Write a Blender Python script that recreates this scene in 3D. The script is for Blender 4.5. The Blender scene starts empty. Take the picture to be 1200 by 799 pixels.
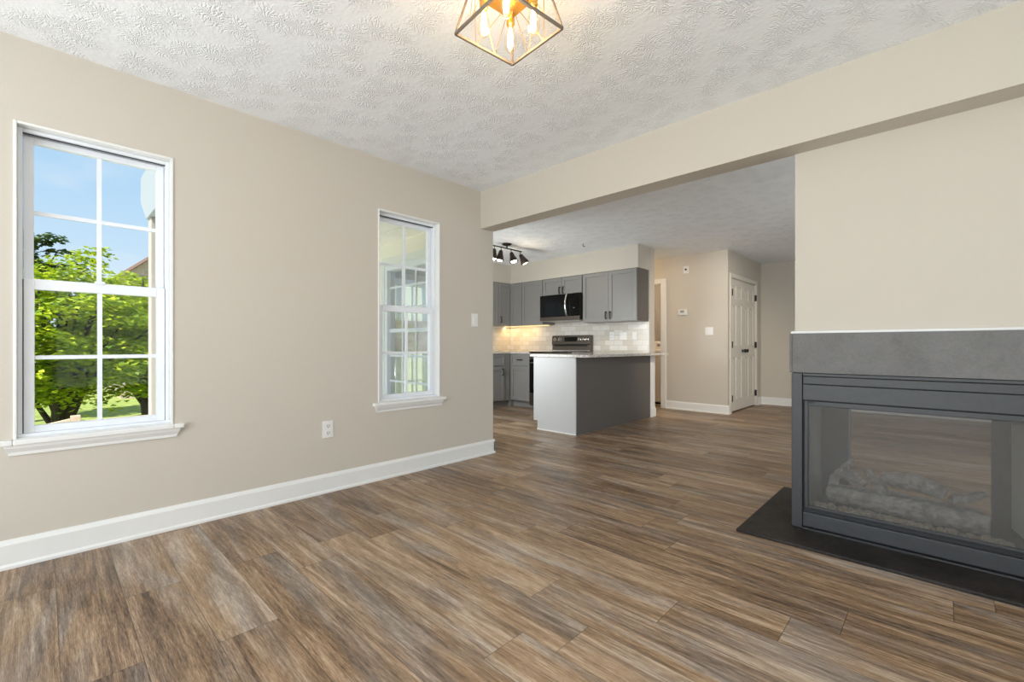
import bpy, bmesh, math, random
from mathutils import Vector, Matrix, noise
random.seed(7)
PI = math.pi
SC = bpy.context.scene
COL = SC.collection

# ------------------------------------------------------------------ camera
cam_d = bpy.data.cameras.new('camera')
cam = bpy.data.objects.new('camera', cam_d)
COL.objects.link(cam)
cam.location = (3.08, 0.0, 1.016)
cam.rotation_euler = (PI / 2, 0, math.radians(43.8))
cam_d.sensor_width = 36.0
cam_d.lens = 36.0 * 526.0 / 1200.0
cam_d.shift_y = 5.5 / 1200.0
cam_d.clip_start = 0.02
cam_d.clip_end = 300
SC.camera = cam

# ------------------------------------------------------------------ exposure
SC.view_settings.view_transform = 'Standard'
SC.view_settings.look = 'None'
SC.view_settings.exposure = 0.0
SC.view_settings.gamma = 1.0
SC.view_settings.use_curve_mapping = False

# ------------------------------------------------------------------ sky
w = bpy.data.worlds.new('sky')
SC.world = w
w.use_nodes = True
wn = w.node_tree
wn.nodes.clear()
def WN(t, **k):
    n = wn.nodes.new(t)
    for a, b in k.items(): setattr(n, a, b)
    return n
tc = WN('ShaderNodeTexCoord'); sep = WN('ShaderNodeSeparateXYZ')
wn.links.new(tc.outputs['Generated'], sep.inputs[0])
rmp = WN('ShaderNodeValToRGB')
wn.links.new(sep.outputs['Z'], rmp.inputs[0])
el = rmp.color_ramp.elements
el[0].position = 0.0; el[0].color = (0.74, 0.87, 0.97, 1)
el[1].position = 0.5; el[1].color = (0.34, 0.60, 0.91, 1)
e = el.new(0.12); e.color = (0.62, 0.81, 0.97, 1)
e = el.new(0.26); e.color = (0.47, 0.71, 0.94, 1)
nz = WN('ShaderNodeTexNoise'); nz.inputs['Scale'].default_value = 3.0; nz.inputs['Detail'].default_value = 6
mp = WN('ShaderNodeMapping'); mp.inputs['Scale'].default_value = (1, 1, 3)
wn.links.new(tc.outputs['Generated'], mp.inputs[0]); wn.links.new(mp.outputs[0], nz.inputs['Vector'])
r2 = WN('ShaderNodeValToRGB'); r2.color_ramp.elements[0].position = 0.5; r2.color_ramp.elements[1].position = 0.85
wn.links.new(nz.outputs['Fac'], r2.inputs[0])
mx = WN('ShaderNodeMix', data_type='RGBA'); mx.inputs[7].default_value = (0.92, 0.95, 0.98, 1)
wn.links.new(r2.outputs[0], mx.inputs[0]); wn.links.new(rmp.outputs[0], mx.inputs[6])
bg = WN('ShaderNodeBackground'); bg.inputs['Strength'].default_value = 1.0
wn.links.new(mx.outputs[2], bg.inputs[0])
wo = WN('ShaderNodeOutputWorld'); wn.links.new(bg.outputs[0], wo.inputs[0])

# ------------------------------------------------------------------ sun, daylight at the openings, lamps and added fills
def light(name, typ, loc, energy, color=(1, 1, 1), size=None, size_y=None, direction=None, rad=None):
    d = bpy.data.lights.new(name, typ)
    d.energy = energy; d.color = color
    if typ == 'AREA':
        d.shape = 'RECTANGLE'; d.size = size; d.size_y = size_y
    elif rad is not None:
        if typ == 'SUN': d.angle = rad
        else: d.shadow_soft_size = rad
    o = bpy.data.objects.new(name, d); COL.objects.link(o)
    o.location = loc
    if direction: o.rotation_euler = Vector(direction).to_track_quat('-Z', 'Y').to_euler()
    return o
light('sun', 'SUN', (5, -6, 12), 8.0, (1.0, 0.95, 0.86), direction=(-0.30, 0.62, -1.0), rad=0.009)
DAY = (0.91, 0.965, 1.0)
light('daylight_patio', 'AREA', (2.1, -2.32, 1.12), 116, DAY, 2.9, 2.0, (0, 1, 0.58))
light('daylight_dining', 'AREA', (4.56, 0.75, 1.25), 27, DAY, 1.3, 1.5, (-1, 0, 0.05))
light('living_fill', 'AREA', (4.56, 4.7, 1.2), 31, DAY, 2.0, 1.9, (-1, 0, 0.05))  # added side fill for far room and left wall end, no known window
o = light('daylight_kitchen', 'AREA', (-1.27, 2.985, 1.25), 29, DAY, 0.9, 1.2, (0.0, 1.0, -0.12))
o.data.spread = math.radians(145)
o = light('closet_fill', 'SPOT', (2.5, 4.6, 2.36), 190, (1.0, 0.88, 0.72), direction=(-2.15, 2.4, -1.5), rad=0.06)  # added fill brightening the closet and far walls, not a known lamp
o.data.spot_size = math.radians(62); o.data.spot_blend = 0.7
light('track_glow', 'POINT', (-1.25, 4.6, 2.10), 4, (1.0, 0.80, 0.55), rad=0.06)
light('hall_lamp', 'POINT', (-1.1, 6.6, 2.2), 13, (1.0, 0.72, 0.42), rad=0.08)
light('laundry_fill', 'POINT', (-0.75, 7.55, 2.25), 16, (1.0, 0.80, 0.62), rad=0.08)  # added to brighten the laundry nook, no fixture known there
light('undercabinet_lamp', 'AREA', (-2.45, 5.93, 1.355), 3.2, (1.0, 0.66, 0.26), 0.75, 0.04, (0, 0.12, -1))

# ------------------------------------------------------------------ materials
def new_mat(name):
    m = bpy.data.materials.new(name); m.use_nodes = True
    nt = m.node_tree
    return m, nt, nt.nodes['Principled BSDF']
def N(nt, t, **k):
    n = nt.nodes.new(t)
    for a, b in k.items(): setattr(n, a, b)
    return n
def mth(nt, op, a, b=None, c=None):
    n = N(nt, 'ShaderNodeMath', operation=op)
    for i, v in enumerate((a, b, c)):
        if v is None: continue
        if isinstance(v, (int, float)): n.inputs[i].default_value = v
        else: nt.links.new(v, n.inputs[i])
    return n.outputs[0]
def ramp(nt, fac, stops):
    n = N(nt, 'ShaderNodeValToRGB'); el = n.color_ramp.elements
    el[0].position, el[0].color = stops[0][0], (*stops[0][1], 1)
    el[1].position, el[1].color = stops[-1][0], (*stops[-1][1], 1)
    for p, c in stops[1:-1]:
        e = el.new(p); e.color = (*c, 1)
    nt.links.new(fac, n.inputs[0])
    return n.outputs[0]
def mixc(nt, fac, a, b, blend='MIX'):
    n = N(nt, 'ShaderNodeMix', data_type='RGBA', blend_type=blend)
    for i, v in ((0, fac), (6, a), (7, b)):
        if isinstance(v, (int, float)): n.inputs[i].default_value = v
        elif isinstance(v, tuple): n.inputs[i].default_value = (*v, 1)
        else: nt.links.new(v, n.inputs[i])
    return n.outputs[2]
def pos(nt, scale=None):
    g = N(nt, 'ShaderNodeNewGeometry')
    o = g.outputs['Position']
    if scale:
        m = N(nt, 'ShaderNodeVectorMath', operation='MULTIPLY'); m.inputs[1].default_value = scale
        nt.links.new(o, m.inputs[0]); o = m.outputs[0]
    return o
def tex(nt, vec, scale, detail=3, rough=0.5, dist=0.0):
    n = N(nt, 'ShaderNodeTexNoise')
    n.inputs['Scale'].default_value = scale; n.inputs['Detail'].default_value = detail
    n.inputs['Roughness'].default_value = rough; n.inputs['Distortion'].default_value = dist
    nt.links.new(vec, n.inputs['Vector'])
    return n.outputs['Fac']
def bump(nt, bsdf, h, strength=0.3, dist=0.01):
    n = N(nt, 'ShaderNodeBump'); n.inputs['Strength'].default_value = strength; n.inputs['Distance'].default_value = dist
    nt.links.new(h, n.inputs['Height']); nt.links.new(n.outputs[0], bsdf.inputs['Normal'])
def plain(name, col, rough=0.5, metal=0.0, var=0.05, scale=30.0, bmp=0.0, spec=None):
    m, nt, b = new_mat(name)
    f = tex(nt, pos(nt), scale, 4)
    c = ramp(nt, f, [(0.25, tuple(x * (1 - var) for x in col)), (0.75, tuple(min(1, x * (1 + var)) for x in col))])
    nt.links.new(c, b.inputs['Base Color'])
    b.inputs['Roughness'].default_value = rough; b.inputs['Metallic'].default_value = metal
    if spec is not None: b.inputs['Specular IOR Level'].default_value = spec
    if bmp: bump(nt, b, f, bmp, 0.004)
    return m
def emit(name, col, strength):
    m, nt, b = new_mat(name)
    b.inputs['Base Color'].default_value = (*col, 1)
    b.inputs['Emission Color'].default_value = (*col, 1); b.inputs['Emission Strength'].default_value = strength
    return m

M = {}
M['wall'] = plain('greige_wall_paint', (0.59, 0.545, 0.475), 0.65, var=0.012, scale=140, bmp=0.03, spec=0.3)
M['white'] = plain('white_trim_paint', (0.80, 0.80, 0.78), 0.35, var=0.01)
M['vinyl'] = plain('white_window_vinyl', (0.80, 0.83, 0.87), 0.3, var=0.01)
M['gap'] = plain('black_window_gasket', (0.03, 0.03, 0.035), 0.6)
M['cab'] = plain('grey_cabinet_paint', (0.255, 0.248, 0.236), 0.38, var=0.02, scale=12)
M['pen'] = plain('cabinet_grey_painted_shade', (0.118, 0.107, 0.099), 0.5, var=0.02, scale=12)  # cabinet grey darkened: shade on right-facing sides put into the colour
M['penend'] = plain('cabinet_grey_painted_light', (0.56, 0.56, 0.555), 0.4, var=0.01, scale=12)  # cabinet grey lightened: strong light on the end put into the colour
M['black'] = plain('black_metal', (0.012, 0.012, 0.012), 0.35, 0.3)
M['blackglass'] = plain('black_appliance_glass', (0.006, 0.006, 0.006), 0.12, spec=0.2)
M['steel'] = plain('brushed_steel', (0.52, 0.50, 0.47), 0.3, 1.0, var=0.06, scale=60)
M['darksteel'] = plain('dark_stainless_steel', (0.15, 0.125, 0.105), 0.36, 0.85, var=0.06, scale=60)
M['chrome'] = plain('polished_handle', (0.75, 0.73, 0.70), 0.18, 1.0)
M['bronze'] = plain('oil_rubbed_bronze', (0.045, 0.033, 0.026), 0.4, 0.7)
M['plate'] = plain('white_plastic_plate', (0.80, 0.79, 0.77), 0.35, var=0.01)
M['fmetal'] = plain('charcoal_fireplace_metal', (0.050, 0.052, 0.056), 0.45, 0.2, var=0.10, scale=45, bmp=0.05)
M['fdark'] = plain('black_fireplace_metal', (0.022, 0.024, 0.027), 0.5, 0.2, var=0.2)
M['finner'] = plain('firebox_liner', (0.17, 0.17, 0.17), 0.6, var=0.15, scale=18)
M['fwhite'] = plain('firebox_liner_painted_daylight', (0.80, 0.80, 0.77), 0.5, var=0.03)  # liner lightened: daylight from the left put into the colour
M['door'] = plain('cream_white_door_paint', (0.74, 0.70, 0.63), 0.4, var=0.01)
M['washer'] = plain('white_washer_enamel', (0.78, 0.76, 0.70), 0.3, var=0.01)
M['gold'] = plain('aged_brass', (0.62, 0.37, 0.10), 0.3, 0.9, var=0.08)
M['cage'] = plain('brown_grey_cage_metal', (0.15, 0.125, 0.10), 0.6, 0.0, var=0.1)
M['cedar'] = plain('tan_deck_timber', (0.62, 0.47, 0.33), 0.7, var=0.1, scale=9)
M['postpaint'] = plain('pale_post_paint', (0.56, 0.51, 0.45), 0.6, var=0.03)
M['cream'] = plain('cream_soffit_vinyl', (0.90, 0.86, 0.78), 0.55, var=0.02)
M['joist'] = plain('brown_deck_timber', (0.20, 0.13, 0.085), 0.7, var=0.2, scale=8)
M['fascia'] = plain('pale_grey_fascia', (0.42, 0.45, 0.48), 0.5, var=0.02)
M['bark'] = plain('dark_tree_bark', (0.045, 0.034, 0.027), 0.9, var=0.4, scale=14, bmp=0.6)
M['roof'] = plain('red_brown_shingle', (0.42, 0.27, 0.22), 0.85, var=0.15, scale=20)
M['brass_rod'] = M['gold']

# stomped plaster ceiling
m, nt, b = new_mat('stomped_ceiling_plaster')
p = pos(nt)
vo = N(nt, 'ShaderNodeTexVoronoi', voronoi_dimensions='2D', feature='F1'); vo.inputs['Scale'].default_value = 6.8
vo.inputs['Randomness'].default_value = 1.0
wn1 = N(nt, 'ShaderNodeTexNoise'); wn1.inputs['Scale'].default_value = 11; wn1.inputs['Detail'].default_value = 2
nt.links.new(p, wn1.inputs['Vector'])
va = N(nt, 'ShaderNodeVectorMath', operation='MULTIPLY_ADD'); va.inputs[1].default_value = (0.10, 0.10, 0); 
nt.links.new(wn1.outputs['Color'], va.inputs[0]); nt.links.new(p, va.inputs[2])
nt.links.new(va.outputs[0], vo.inputs['Vector'])
df = N(nt, 'ShaderNodeVectorMath', operation='SUBTRACT')
nt.links.new(va.outputs[0], df.inputs[0]); nt.links.new(vo.outputs['Position'], df.inputs[1])
sx = N(nt, 'ShaderNodeSeparateXYZ'); nt.links.new(df.outputs[0], sx.inputs[0])
ang = mth(nt, 'ARCTAN2', sx.outputs['Y'], sx.outputs['X'])
nzf = tex(nt, p, 26, 3, 0.6)
ph = mth(nt, 'MULTIPLY_ADD', nzf, 13.0, mth(nt, 'MULTIPLY', ang, 8.0))
spoke = mth(nt, 'SINE', ph)
env = N(nt, 'ShaderNodeMapRange'); env.interpolation_type = 'SMOOTHSTEP'
env.inputs['From Min'].default_value = 0.78; env.inputs['From Max'].default_value = 0.15
nt.links.new(vo.outputs['Distance'], env.inputs['Value'])
h1 = mth(nt, 'MULTIPLY', spoke, env.outputs[0])
sep1 = mth(nt, 'POWER', mth(nt, 'ABSOLUTE', h1), 1.6)
hh = mth(nt, 'MULTIPLY_ADD', tex(nt, p, 34, 4, 0.6), 0.45, sep1)
b.inputs['Base Color'].default_value = (0.90, 0.93, 0.955, 1); b.inputs['Roughness'].default_value = 0.75
bump(nt, b, hh, 0.42, 0.012)
M['ceiling'] = m

# plank floor: boards run along x, 0.19 wide, 1.25 long
m, nt, b = new_mat('weathered_oak_plank_floor')
s = N(nt, 'ShaderNodeSeparateXYZ'); nt.links.new(pos(nt), s.inputs[0])
PWID, PLEN = 0.19, 1.25
yr = mth(nt, 'DIVIDE', mth(nt, 'ADD', s.outputs['Y'], 10.035), PWID)
row = mth(nt, 'FLOOR', yr); fy = mth(nt, 'FRACT', yr)
wr = N(nt, 'ShaderNodeTexWhiteNoise', noise_dimensions='1D'); nt.links.new(row, wr.inputs['W'])
xr = mth(nt, 'ADD', mth(nt, 'DIVIDE', mth(nt, 'ADD', s.outputs['X'], 20), PLEN), mth(nt, 'MULTIPLY', wr.outputs['Value'], 7.3))
colm = mth(nt, 'FLOOR', xr); fx = mth(nt, 'FRACT', xr)
cv = N(nt, 'ShaderNodeCombineXYZ'); nt.links.new(row, cv.inputs[0]); nt.links.new(colm, cv.inputs[1])
pid = N(nt, 'ShaderNodeTexWhiteNoise', noise_dimensions='2D'); nt.links.new(cv.outputs[0], pid.inputs['Vector'])
rid = pid.outputs['Value']
def grain(sxs, sys, scale, detail, rough, dist, off):
    g = N(nt, 'ShaderNodeCombineXYZ')
    nt.links.new(mth(nt, 'MULTIPLY', s.outputs['X'], sxs), g.inputs[0])
    nt.links.new(mth(nt, 'MULTIPLY', s.outputs['Y'], sys), g.inputs[1])
    nt.links.new(mth(nt, 'MULTIPLY', rid, off), g.inputs[2])
    return tex(nt, g.outputs[0], scale, detail, rough, dist)
g1 = grain(1.0, 9.0, 1.7, 6, 0.62, 0.7, 90)
g2 = grain(1.0, 22.0, 4.5, 5, 0.7, 0.3, 50)
g3 = grain(1.0, 5.0, 0.9, 3, 0.5, 1.2, 70)
g4 = grain(1.0, 14.0, 26.0, 4, 0.7, 0.2, 30)
f1 = mth(nt, 'MULTIPLY_ADD', g4, 0.30, mth(nt, 'MULTIPLY_ADD', g2, 0.34, mth(nt, 'MULTIPLY', g1, 0.42)))
f1 = mth(nt, 'ADD', f1, mth(nt, 'MULTIPLY_ADD', rid, 0.08, -0.045))
f1 = mth(nt, 'MULTIPLY_ADD', mth(nt, 'ADD', f1, -0.53), 1.48, 0.49)
c1 = ramp(nt, f1, [(0.30, (0.072, 0.042, 0.024)), (0.42, (0.205, 0.126, 0.070)), (0.53, (0.36, 0.238, 0.142)), (0.66, (0.54, 0.41, 0.29))])
# grey weathering patches, as limed oak has
c2 = ramp(nt, f1, [(0.30, (0.095, 0.076, 0.064)), (0.5, (0.27, 0.222, 0.182)), (0.68, (0.56, 0.49, 0.42))])
cc = mixc(nt, ramp(nt, g3, [(0.46, (0, 0, 0)), (0.68, (0.85, 0.85, 0.85))]), c1, c2)
ey = mth(nt, 'MINIMUM', fy, mth(nt, 'SUBTRACT', 1.0, fy))
ex = mth(nt, 'MINIMUM', fx, mth(nt, 'SUBTRACT', 1.0, fx))
sy_ = mth(nt, 'GREATER_THAN', ey, 0.007); sx_ = mth(nt, 'GREATER_THAN', ex, 0.0012)
seam = mth(nt, 'MULTIPLY', sy_, sx_)
cc = mixc(nt, mth(nt, 'MULTIPLY_ADD', seam, -0.55, 0.55), cc, (0.03, 0.021, 0.015))
nt.links.new(cc, b.inputs['Base Color'])
rr = mth(nt, 'MULTIPLY_ADD', g2, 0.22, 0.30)
nt.links.new(rr, b.inputs['Roughness'])
b.inputs['Specular IOR Level'].default_value = 0.42
bump(nt, b, mth(nt, 'ADD', mth(nt, 'MULTIPLY', g2, 0.25), seam), 0.25, 0.003)
M['floor'] = m

# running-bond marble tile
def tile_mat(name, horiz):
    m, nt, b = new_mat(name)
    s = N(nt, 'ShaderNodeSeparateXYZ'); nt.links.new(pos(nt), s.inputs[0])
    c = N(nt, 'ShaderNodeCombineXYZ')
    nt.links.new(mth(nt, 'ADD', s.outputs[horiz], 5.07), c.inputs[0]); nt.links.new(mth(nt, 'ADD', s.outputs['Z'], 0.085), c.inputs[1])
    br = N(nt, 'ShaderNodeTexBrick'); br.inputs['Scale'].default_value = 1.0
    br.inputs['Brick Width'].default_value = 0.158; br.inputs['Row Height'].default_value = 0.079
    br.inputs['Mortar Size'].default_value = 0.0028; br.inputs['Bias'].default_value = 0.0
    br.inputs['Color1'].default_value = (0.60, 0.55, 0.47, 1); br.inputs['Color2'].default_value = (0.80, 0.78, 0.73, 1)
    br.inputs['Mortar'].default_value = (0.50, 0.46, 0.40, 1)
    nt.links.new(c.outputs[0], br.inputs['Vector'])
    v = tex(nt, c.outputs[0], 9, 6, 0.7, 1.5)
    col = mixc(nt, mth(nt, 'MULTIPLY', v, 0.45), br.outputs['Color'], (0.62, 0.57, 0.50))
    nt.links.new(col, b.inputs['Base Color']); b.inputs['Roughness'].default_value = 0.2
    bump(nt, b, br.outputs['Fac'], -0.4, 0.002)
    return m
M['tile_back'] = tile_mat('marble_subway_tile', 'X')
M['tile_side'] = tile_mat('marble_subway_tile_side', 'Y')

# speckled granite
m, nt, b = new_mat('speckled_granite')
v = tex(nt, pos(nt), 70, 6, 0.75)
c = ramp(nt, v, [(0.34, (0.10, 0.075, 0.06)), (0.43, (0.46, 0.40, 0.34)), (0.55, (0.72, 0.69, 0.64)), (0.7, (0.86, 0.85, 0.83))])
nt.links.new(c, b.inputs['Base Color']); b.inputs['Roughness'].default_value = 0.15
M['granite'] = m
# slate hearth, honed stone mantel
def stone(name, lo, hi, scale, rough, bm):
    m, nt, b = new_mat(name)
    v = tex(nt, pos(nt), scale, 8, 0.7, 0.4); v2 = tex(nt, pos(nt), scale * 14, 3)
    f = mth(nt, 'MULTIPLY_ADD', v2, 0.35, mth(nt, 'MULTIPLY', v, 0.7))
    nt.links.new(ramp(nt, f, [(0.35, lo), (0.72, hi)]), b.inputs['Base Color'])
    b.inputs['Roughness'].default_value = rough; b.inputs['Specular IOR Level'].default_value = 0.3
    bump(nt, b, f, bm, 0.004)
    return m
M['slate'] = stone('black_slate', (0.006, 0.005, 0.005), (0.046, 0.038, 0.034), 3.5, 0.55, 0.25)
M['mantelstone'] = stone('grey_honed_stone', (0.135, 0.133, 0.131), (0.20, 0.198, 0.196), 6, 0.62, 0.35)
M['log'] = stone('grey_ceramic_log', (0.16, 0.15, 0.14), (0.78, 0.75, 0.70), 22, 0.9, 0.9)
M['ember'] = stone('tan_ember_grit', (0.18, 0.14, 0.10), (0.62, 0.54, 0.43), 90, 0.9, 0.3)
M['firefloor'] = stone('grey_firebox_floor', (0.09, 0.095, 0.10), (0.18, 0.185, 0.19), 14, 0.8, 0.2)

# clear window glass: passes light, mirrors a little
def glass(name, refl, tint=(1, 1, 1), rough=0.0):
    m = bpy.data.materials.new(name); m.use_nodes = True; nt = m.node_tree; nt.nodes.clear()
    t = N(nt, 'ShaderNodeBsdfTransparent'); t.inputs[0].default_value = (*tint, 1)
    g = N(nt, 'ShaderNodeBsdfGlossy'); g.inputs['Roughness'].default_value = rough
    mx = N(nt, 'ShaderNodeMixShader'); mx.inputs[0].default_value = refl
    nt.links.new(t.outputs[0], mx.inputs[1]); nt.links.new(g.outputs[0], mx.inputs[2])
    o = N(nt, 'ShaderNodeOutputMaterial'); nt.links.new(mx.outputs[0], o.inputs[0])
    return m
M['glass'] = glass('window_glass', 0.004)
M['mirrorglass'] = glass('low_e_window_glass', 0.10, (0.92, 0.94, 0.93))
M['bulbglass'] = glass('clear_bulb_glass', 0.10, (1.0, 0.97, 0.90))
# fireplace screen: fine wire mesh in front of glass, greyish veil
m = bpy.data.materials.new('fireplace_screen_mesh'); m.use_nodes = True; nt = m.node_tree; nt.nodes.clear()
t = N(nt, 'ShaderNodeBsdfTransparent'); d = N(nt, 'ShaderNodeBsdfDiffuse'); g = N(nt, 'ShaderNodeBsdfGlossy')
g.inputs['Roughness'].default_value = 0.12
wv = tex(nt, pos(nt), 330, 2)
nt.links.new(ramp(nt, wv, [(0.3, (0.04, 0.039, 0.037)), (0.7, (0.26, 0.25, 0.235))]), d.inputs[0])
m1 = N(nt, 'ShaderNodeMixShader'); m1.inputs[0].default_value = 0.34
nt.links.new(t.outputs[0], m1.inputs[1]); nt.links.new(d.outputs[0], m1.inputs[2])
m2 = N(nt, 'ShaderNodeMixShader'); m2.inputs[0].default_value = 0.012
nt.links.new(m1.outputs[0], m2.inputs[1]); nt.links.new(g.outputs[0], m2.inputs[2])
o = N(nt, 'ShaderNodeOutputMaterial'); nt.links.new(m2.outputs[0], o.inputs[0])
M['screen'] = m

M['filament'] = emit('glowing_filament', (1.0, 0.62, 0.26), 60)
M['lampglow'] = emit('lit_spot_bulb', (1.0, 0.86, 0.62), 14)
M['striplight'] = emit('undercabinet_strip_glow', (1.0, 0.74, 0.36), 1.1)

# leaves
def leaf_mat(name, a, c, trans):
    m = bpy.data.materials.new(name); m.use_nodes = True; nt = m.node_tree; nt.nodes.clear()
    g = N(nt, 'ShaderNodeNewGeometry')
    col = ramp(nt, g.outputs['Random Per Island'], [(0.0, a), (1.0, c)])
    d = N(nt, 'ShaderNodeBsdfDiffuse'); nt.links.new(col, d.inputs[0])
    t = N(nt, 'ShaderNodeBsdfTranslucent'); nt.links.new(col, t.inputs[0])
    mx = N(nt, 'ShaderNodeMixShader'); mx.inputs[0].default_value = trans
    nt.links.new(d.outputs[0], mx.inputs[1]); nt.links.new(t.outputs[0], mx.inputs[2])
    gl = N(nt, 'ShaderNodeBsdfGlossy'); gl.inputs['Roughness'].default_value = 0.4
    m3 = N(nt, 'ShaderNodeMixShader'); m3.inputs[0].default_value = 0.05
    nt.links.new(mx.outputs[0], m3.inputs[1]); nt.links.new(gl.outputs[0], m3.inputs[2])
    o = N(nt, 'ShaderNodeOutputMaterial'); nt.links.new(m3.outputs[0], o.inputs[0])
    return m
M['leaf'] = leaf_mat('bright_green_leaf', (0.12, 0.24, 0.005), (0.60, 0.68, 0.03), 0.38)
M['darkleaf'] = leaf_mat('dark_green_leaf', (0.04, 0.09, 0.012), (0.12, 0.19, 0.03), 0.3)
m, nt, b = new_mat('lawn_grass')
v = tex(nt, pos(nt), 3.0, 8, 0.75)
nt.links.new(ramp(nt, v, [(0.3, (0.13, 0.19, 0.03)), (0.7, (0.36, 0.43, 0.10))]), b.inputs['Base Color']); b.inputs['Roughness'].default_value = 0.9
M['grass'] = m
# lap siding and brick for the houses outside
m, nt, b = new_mat('pale_lap_siding')
s = N(nt, 'ShaderNodeSeparateXYZ'); nt.links.new(pos(nt), s.inputs[0])
fz = mth(nt, 'FRACT', mth(nt, 'DIVIDE', s.outputs['Z'], 0.13))
nt.links.new(ramp(nt, fz, [(0.0, (0.26, 0.24, 0.2)), (0.12, (0.80, 0.77, 0.70)), (1.0, (0.84, 0.81, 0.74))]), b.inputs['Base Color']); b.inputs['Roughness'].default_value = 0.6
bump(nt, b, fz, 0.5, 0.012)
M['siding'] = m
m, nt, b = new_mat('tan_house_brick')
br = N(nt, 'ShaderNodeTexBrick'); br.inputs['Scale'].default_value = 1.0; br.inputs['Brick Width'].default_value = 0.5; br.inputs['Row Height'].default_value = 0.22
br.inputs['Mortar Size'].default_value = 0.02
br.inputs['Color1'].default_value = (0.48, 0.34, 0.25, 1); br.inputs['Color2'].default_value = (0.66, 0.52, 0.40, 1); br.inputs['Mortar'].default_value = (0.6, 0.56, 0.5, 1)
s = N(nt, 'ShaderNodeSeparateXYZ'); nt.links.new(pos(nt), s.inputs[0])
c = N(nt, 'ShaderNodeCombineXYZ'); nt.links.new(s.outputs['Y'], c.inputs[0]); nt.links.new(s.outputs['Z'], c.inputs[1])
nt.links.new(c.outputs[0], br.inputs['Vector']); nt.links.new(br.outputs['Color'], b.inputs['Base Color']); b.inputs['Roughness'].default_value = 0.85
M['brick'] = m

# ------------------------------------------------------------------ mesh helpers
class MB:
    """collects shapes (world metres) into one mesh"""
    def __init__(s): s.bm = bmesh.new()
    def box(s, x0, x1, y0, y1, z0, z1, mat=None):
        c = [(x, y, z) for x in (x0, x1) for y in (y0, y1) for z in (z0, z1)]
        if mat is not None: c = [mat @ Vector(p) for p in c]
        v = [s.bm.verts.new(p) for p in c]
        for f in ((0, 1, 3, 2), (4, 6, 7, 5), (0, 4, 5, 1), (2, 3, 7, 6), (0, 2, 6, 4), (1, 5, 7, 3)): s.bm.faces.new([v[i] for i in f])
        return s
    def tube(s, pts, rad, seg=12, caps=True):
        pts = [Vector(p) for p in pts]
        rads = rad if isinstance(rad, (list, tuple)) else [rad] * len(pts)
        rings = []; up = None
        for i, p in enumerate(pts):
            t = (pts[min(i + 1, len(pts) - 1)] - pts[max(i - 1, 0)]).normalized()
            if up is None: up = Vector((0, 0, 1)) if abs(t.z) < 0.9 else Vector((1, 0, 0))
            a = t.cross(up).normalized(); bb = a.cross(t).normalized(); up = bb
            rings.append([s.bm.verts.new(p + rads[i] * (math.cos(2 * PI * k / seg + PI / seg) * a + math.sin(2 * PI * k / seg + PI / seg) * bb)) for k in range(seg)])
        for r0, r1 in zip(rings, rings[1:]):
            for k in range(seg): s.bm.faces.new((r0[k], r0[(k + 1) % seg], r1[(k + 1) % seg], r1[k]))
        if caps:
            s.bm.faces.new(rings[0][::-1]); s.bm.faces.new(rings[-1])
        return s
    def prism(s, poly, axis, a0, a1):
        """poly of 2-D points extruded along axis ('x': poly=(y,z); 'y': (x,z); 'z': (x,y))"""
        def P(q, a): return {'x': (a, q[0], q[1]), 'y': (q[0], a, q[1]), 'z': (q[0], q[1], a)}[axis]
        A = [s.bm.verts.new(P(q, a0)) for q in poly]; B = [s.bm.verts.new(P(q, a1)) for q in poly]
        n = len(poly)
        for i in range(n): s.bm.faces.new((A[i], A[(i + 1) % n], B[(i + 1) % n], B[i]))
        s.bm.faces.new(A[::-1]); s.bm.faces.new(B)
        return s
    def lathe(s, prof, mat, seg=24):
        """prof: list of (radius, height); spun round local z, placed by mat"""
        rings = []
        for r, h in prof:
            if r < 1e-5: rings.append([s.bm.verts.new(mat @ Vector((0, 0, h)))])
            else: rings.append([s.bm.verts.new(mat @ Vector((r * math.cos(2 * PI * k / seg), r * math.sin(2 * PI * k / seg), h))) for k in range(seg)])
        for r0, r1 in zip(rings, rings[1:]):
            for k in range(seg):
                a = [r0[k % len(r0)], r0[(k + 1) % len(r0)], r1[(k + 1) % len(r1)], r1[k % len(r1)]]
                u = []
                for q in a:
                    if q not in u: u.append(q)
                if len(u) > 2: s.bm.faces.new(u)
        return s
    def build(s, name, mat, parent=None, bevel=0.0, smooth=False, seg=2):
        bm = s.bm
        bmesh.ops.recalc_face_normals(bm, faces=bm.faces)
        off = Vector((0, 0, 0)); q = parent
        while q is not None: off += q.location; q = q.parent
        if off.length: bmesh.ops.translate(bm, verts=bm.verts, vec=-off)
        me = bpy.data.meshes.new(name); bm.to_mesh(me); bm.free()
        me.materials.append(mat)
        if smooth: me.polygons.foreach_set('use_smooth', [True] * len(me.polygons))
        o = bpy.data.objects.new(name, me); COL.objects.link(o)
        if parent is not None: o.parent = parent
        if bevel:
            mod = o.modifiers.new('edge', 'BEVEL'); mod.width = bevel; mod.segments = seg; mod.limit_method = 'ANGLE'; mod.angle_limit = math.radians(40)
        return o
def tag(o, label=None, cat=None, group=None, kind=None):
    if label: o['label'] = label
    if cat: o['category'] = cat
    if group: o['group'] = group
    if kind: o['kind'] = kind
    return o
def empty(name, loc):
    o = bpy.data.objects.new(name, None); COL.objects.link(o); o.location = loc; o.empty_display_size = 0.1
    return o
def frame_at(p, z_axis):
    q = Vector(z_axis).normalized().to_track_quat('Z', 'Y')
    return Matrix.Translation(p) @ q.to_matrix().to_4x4()

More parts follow.
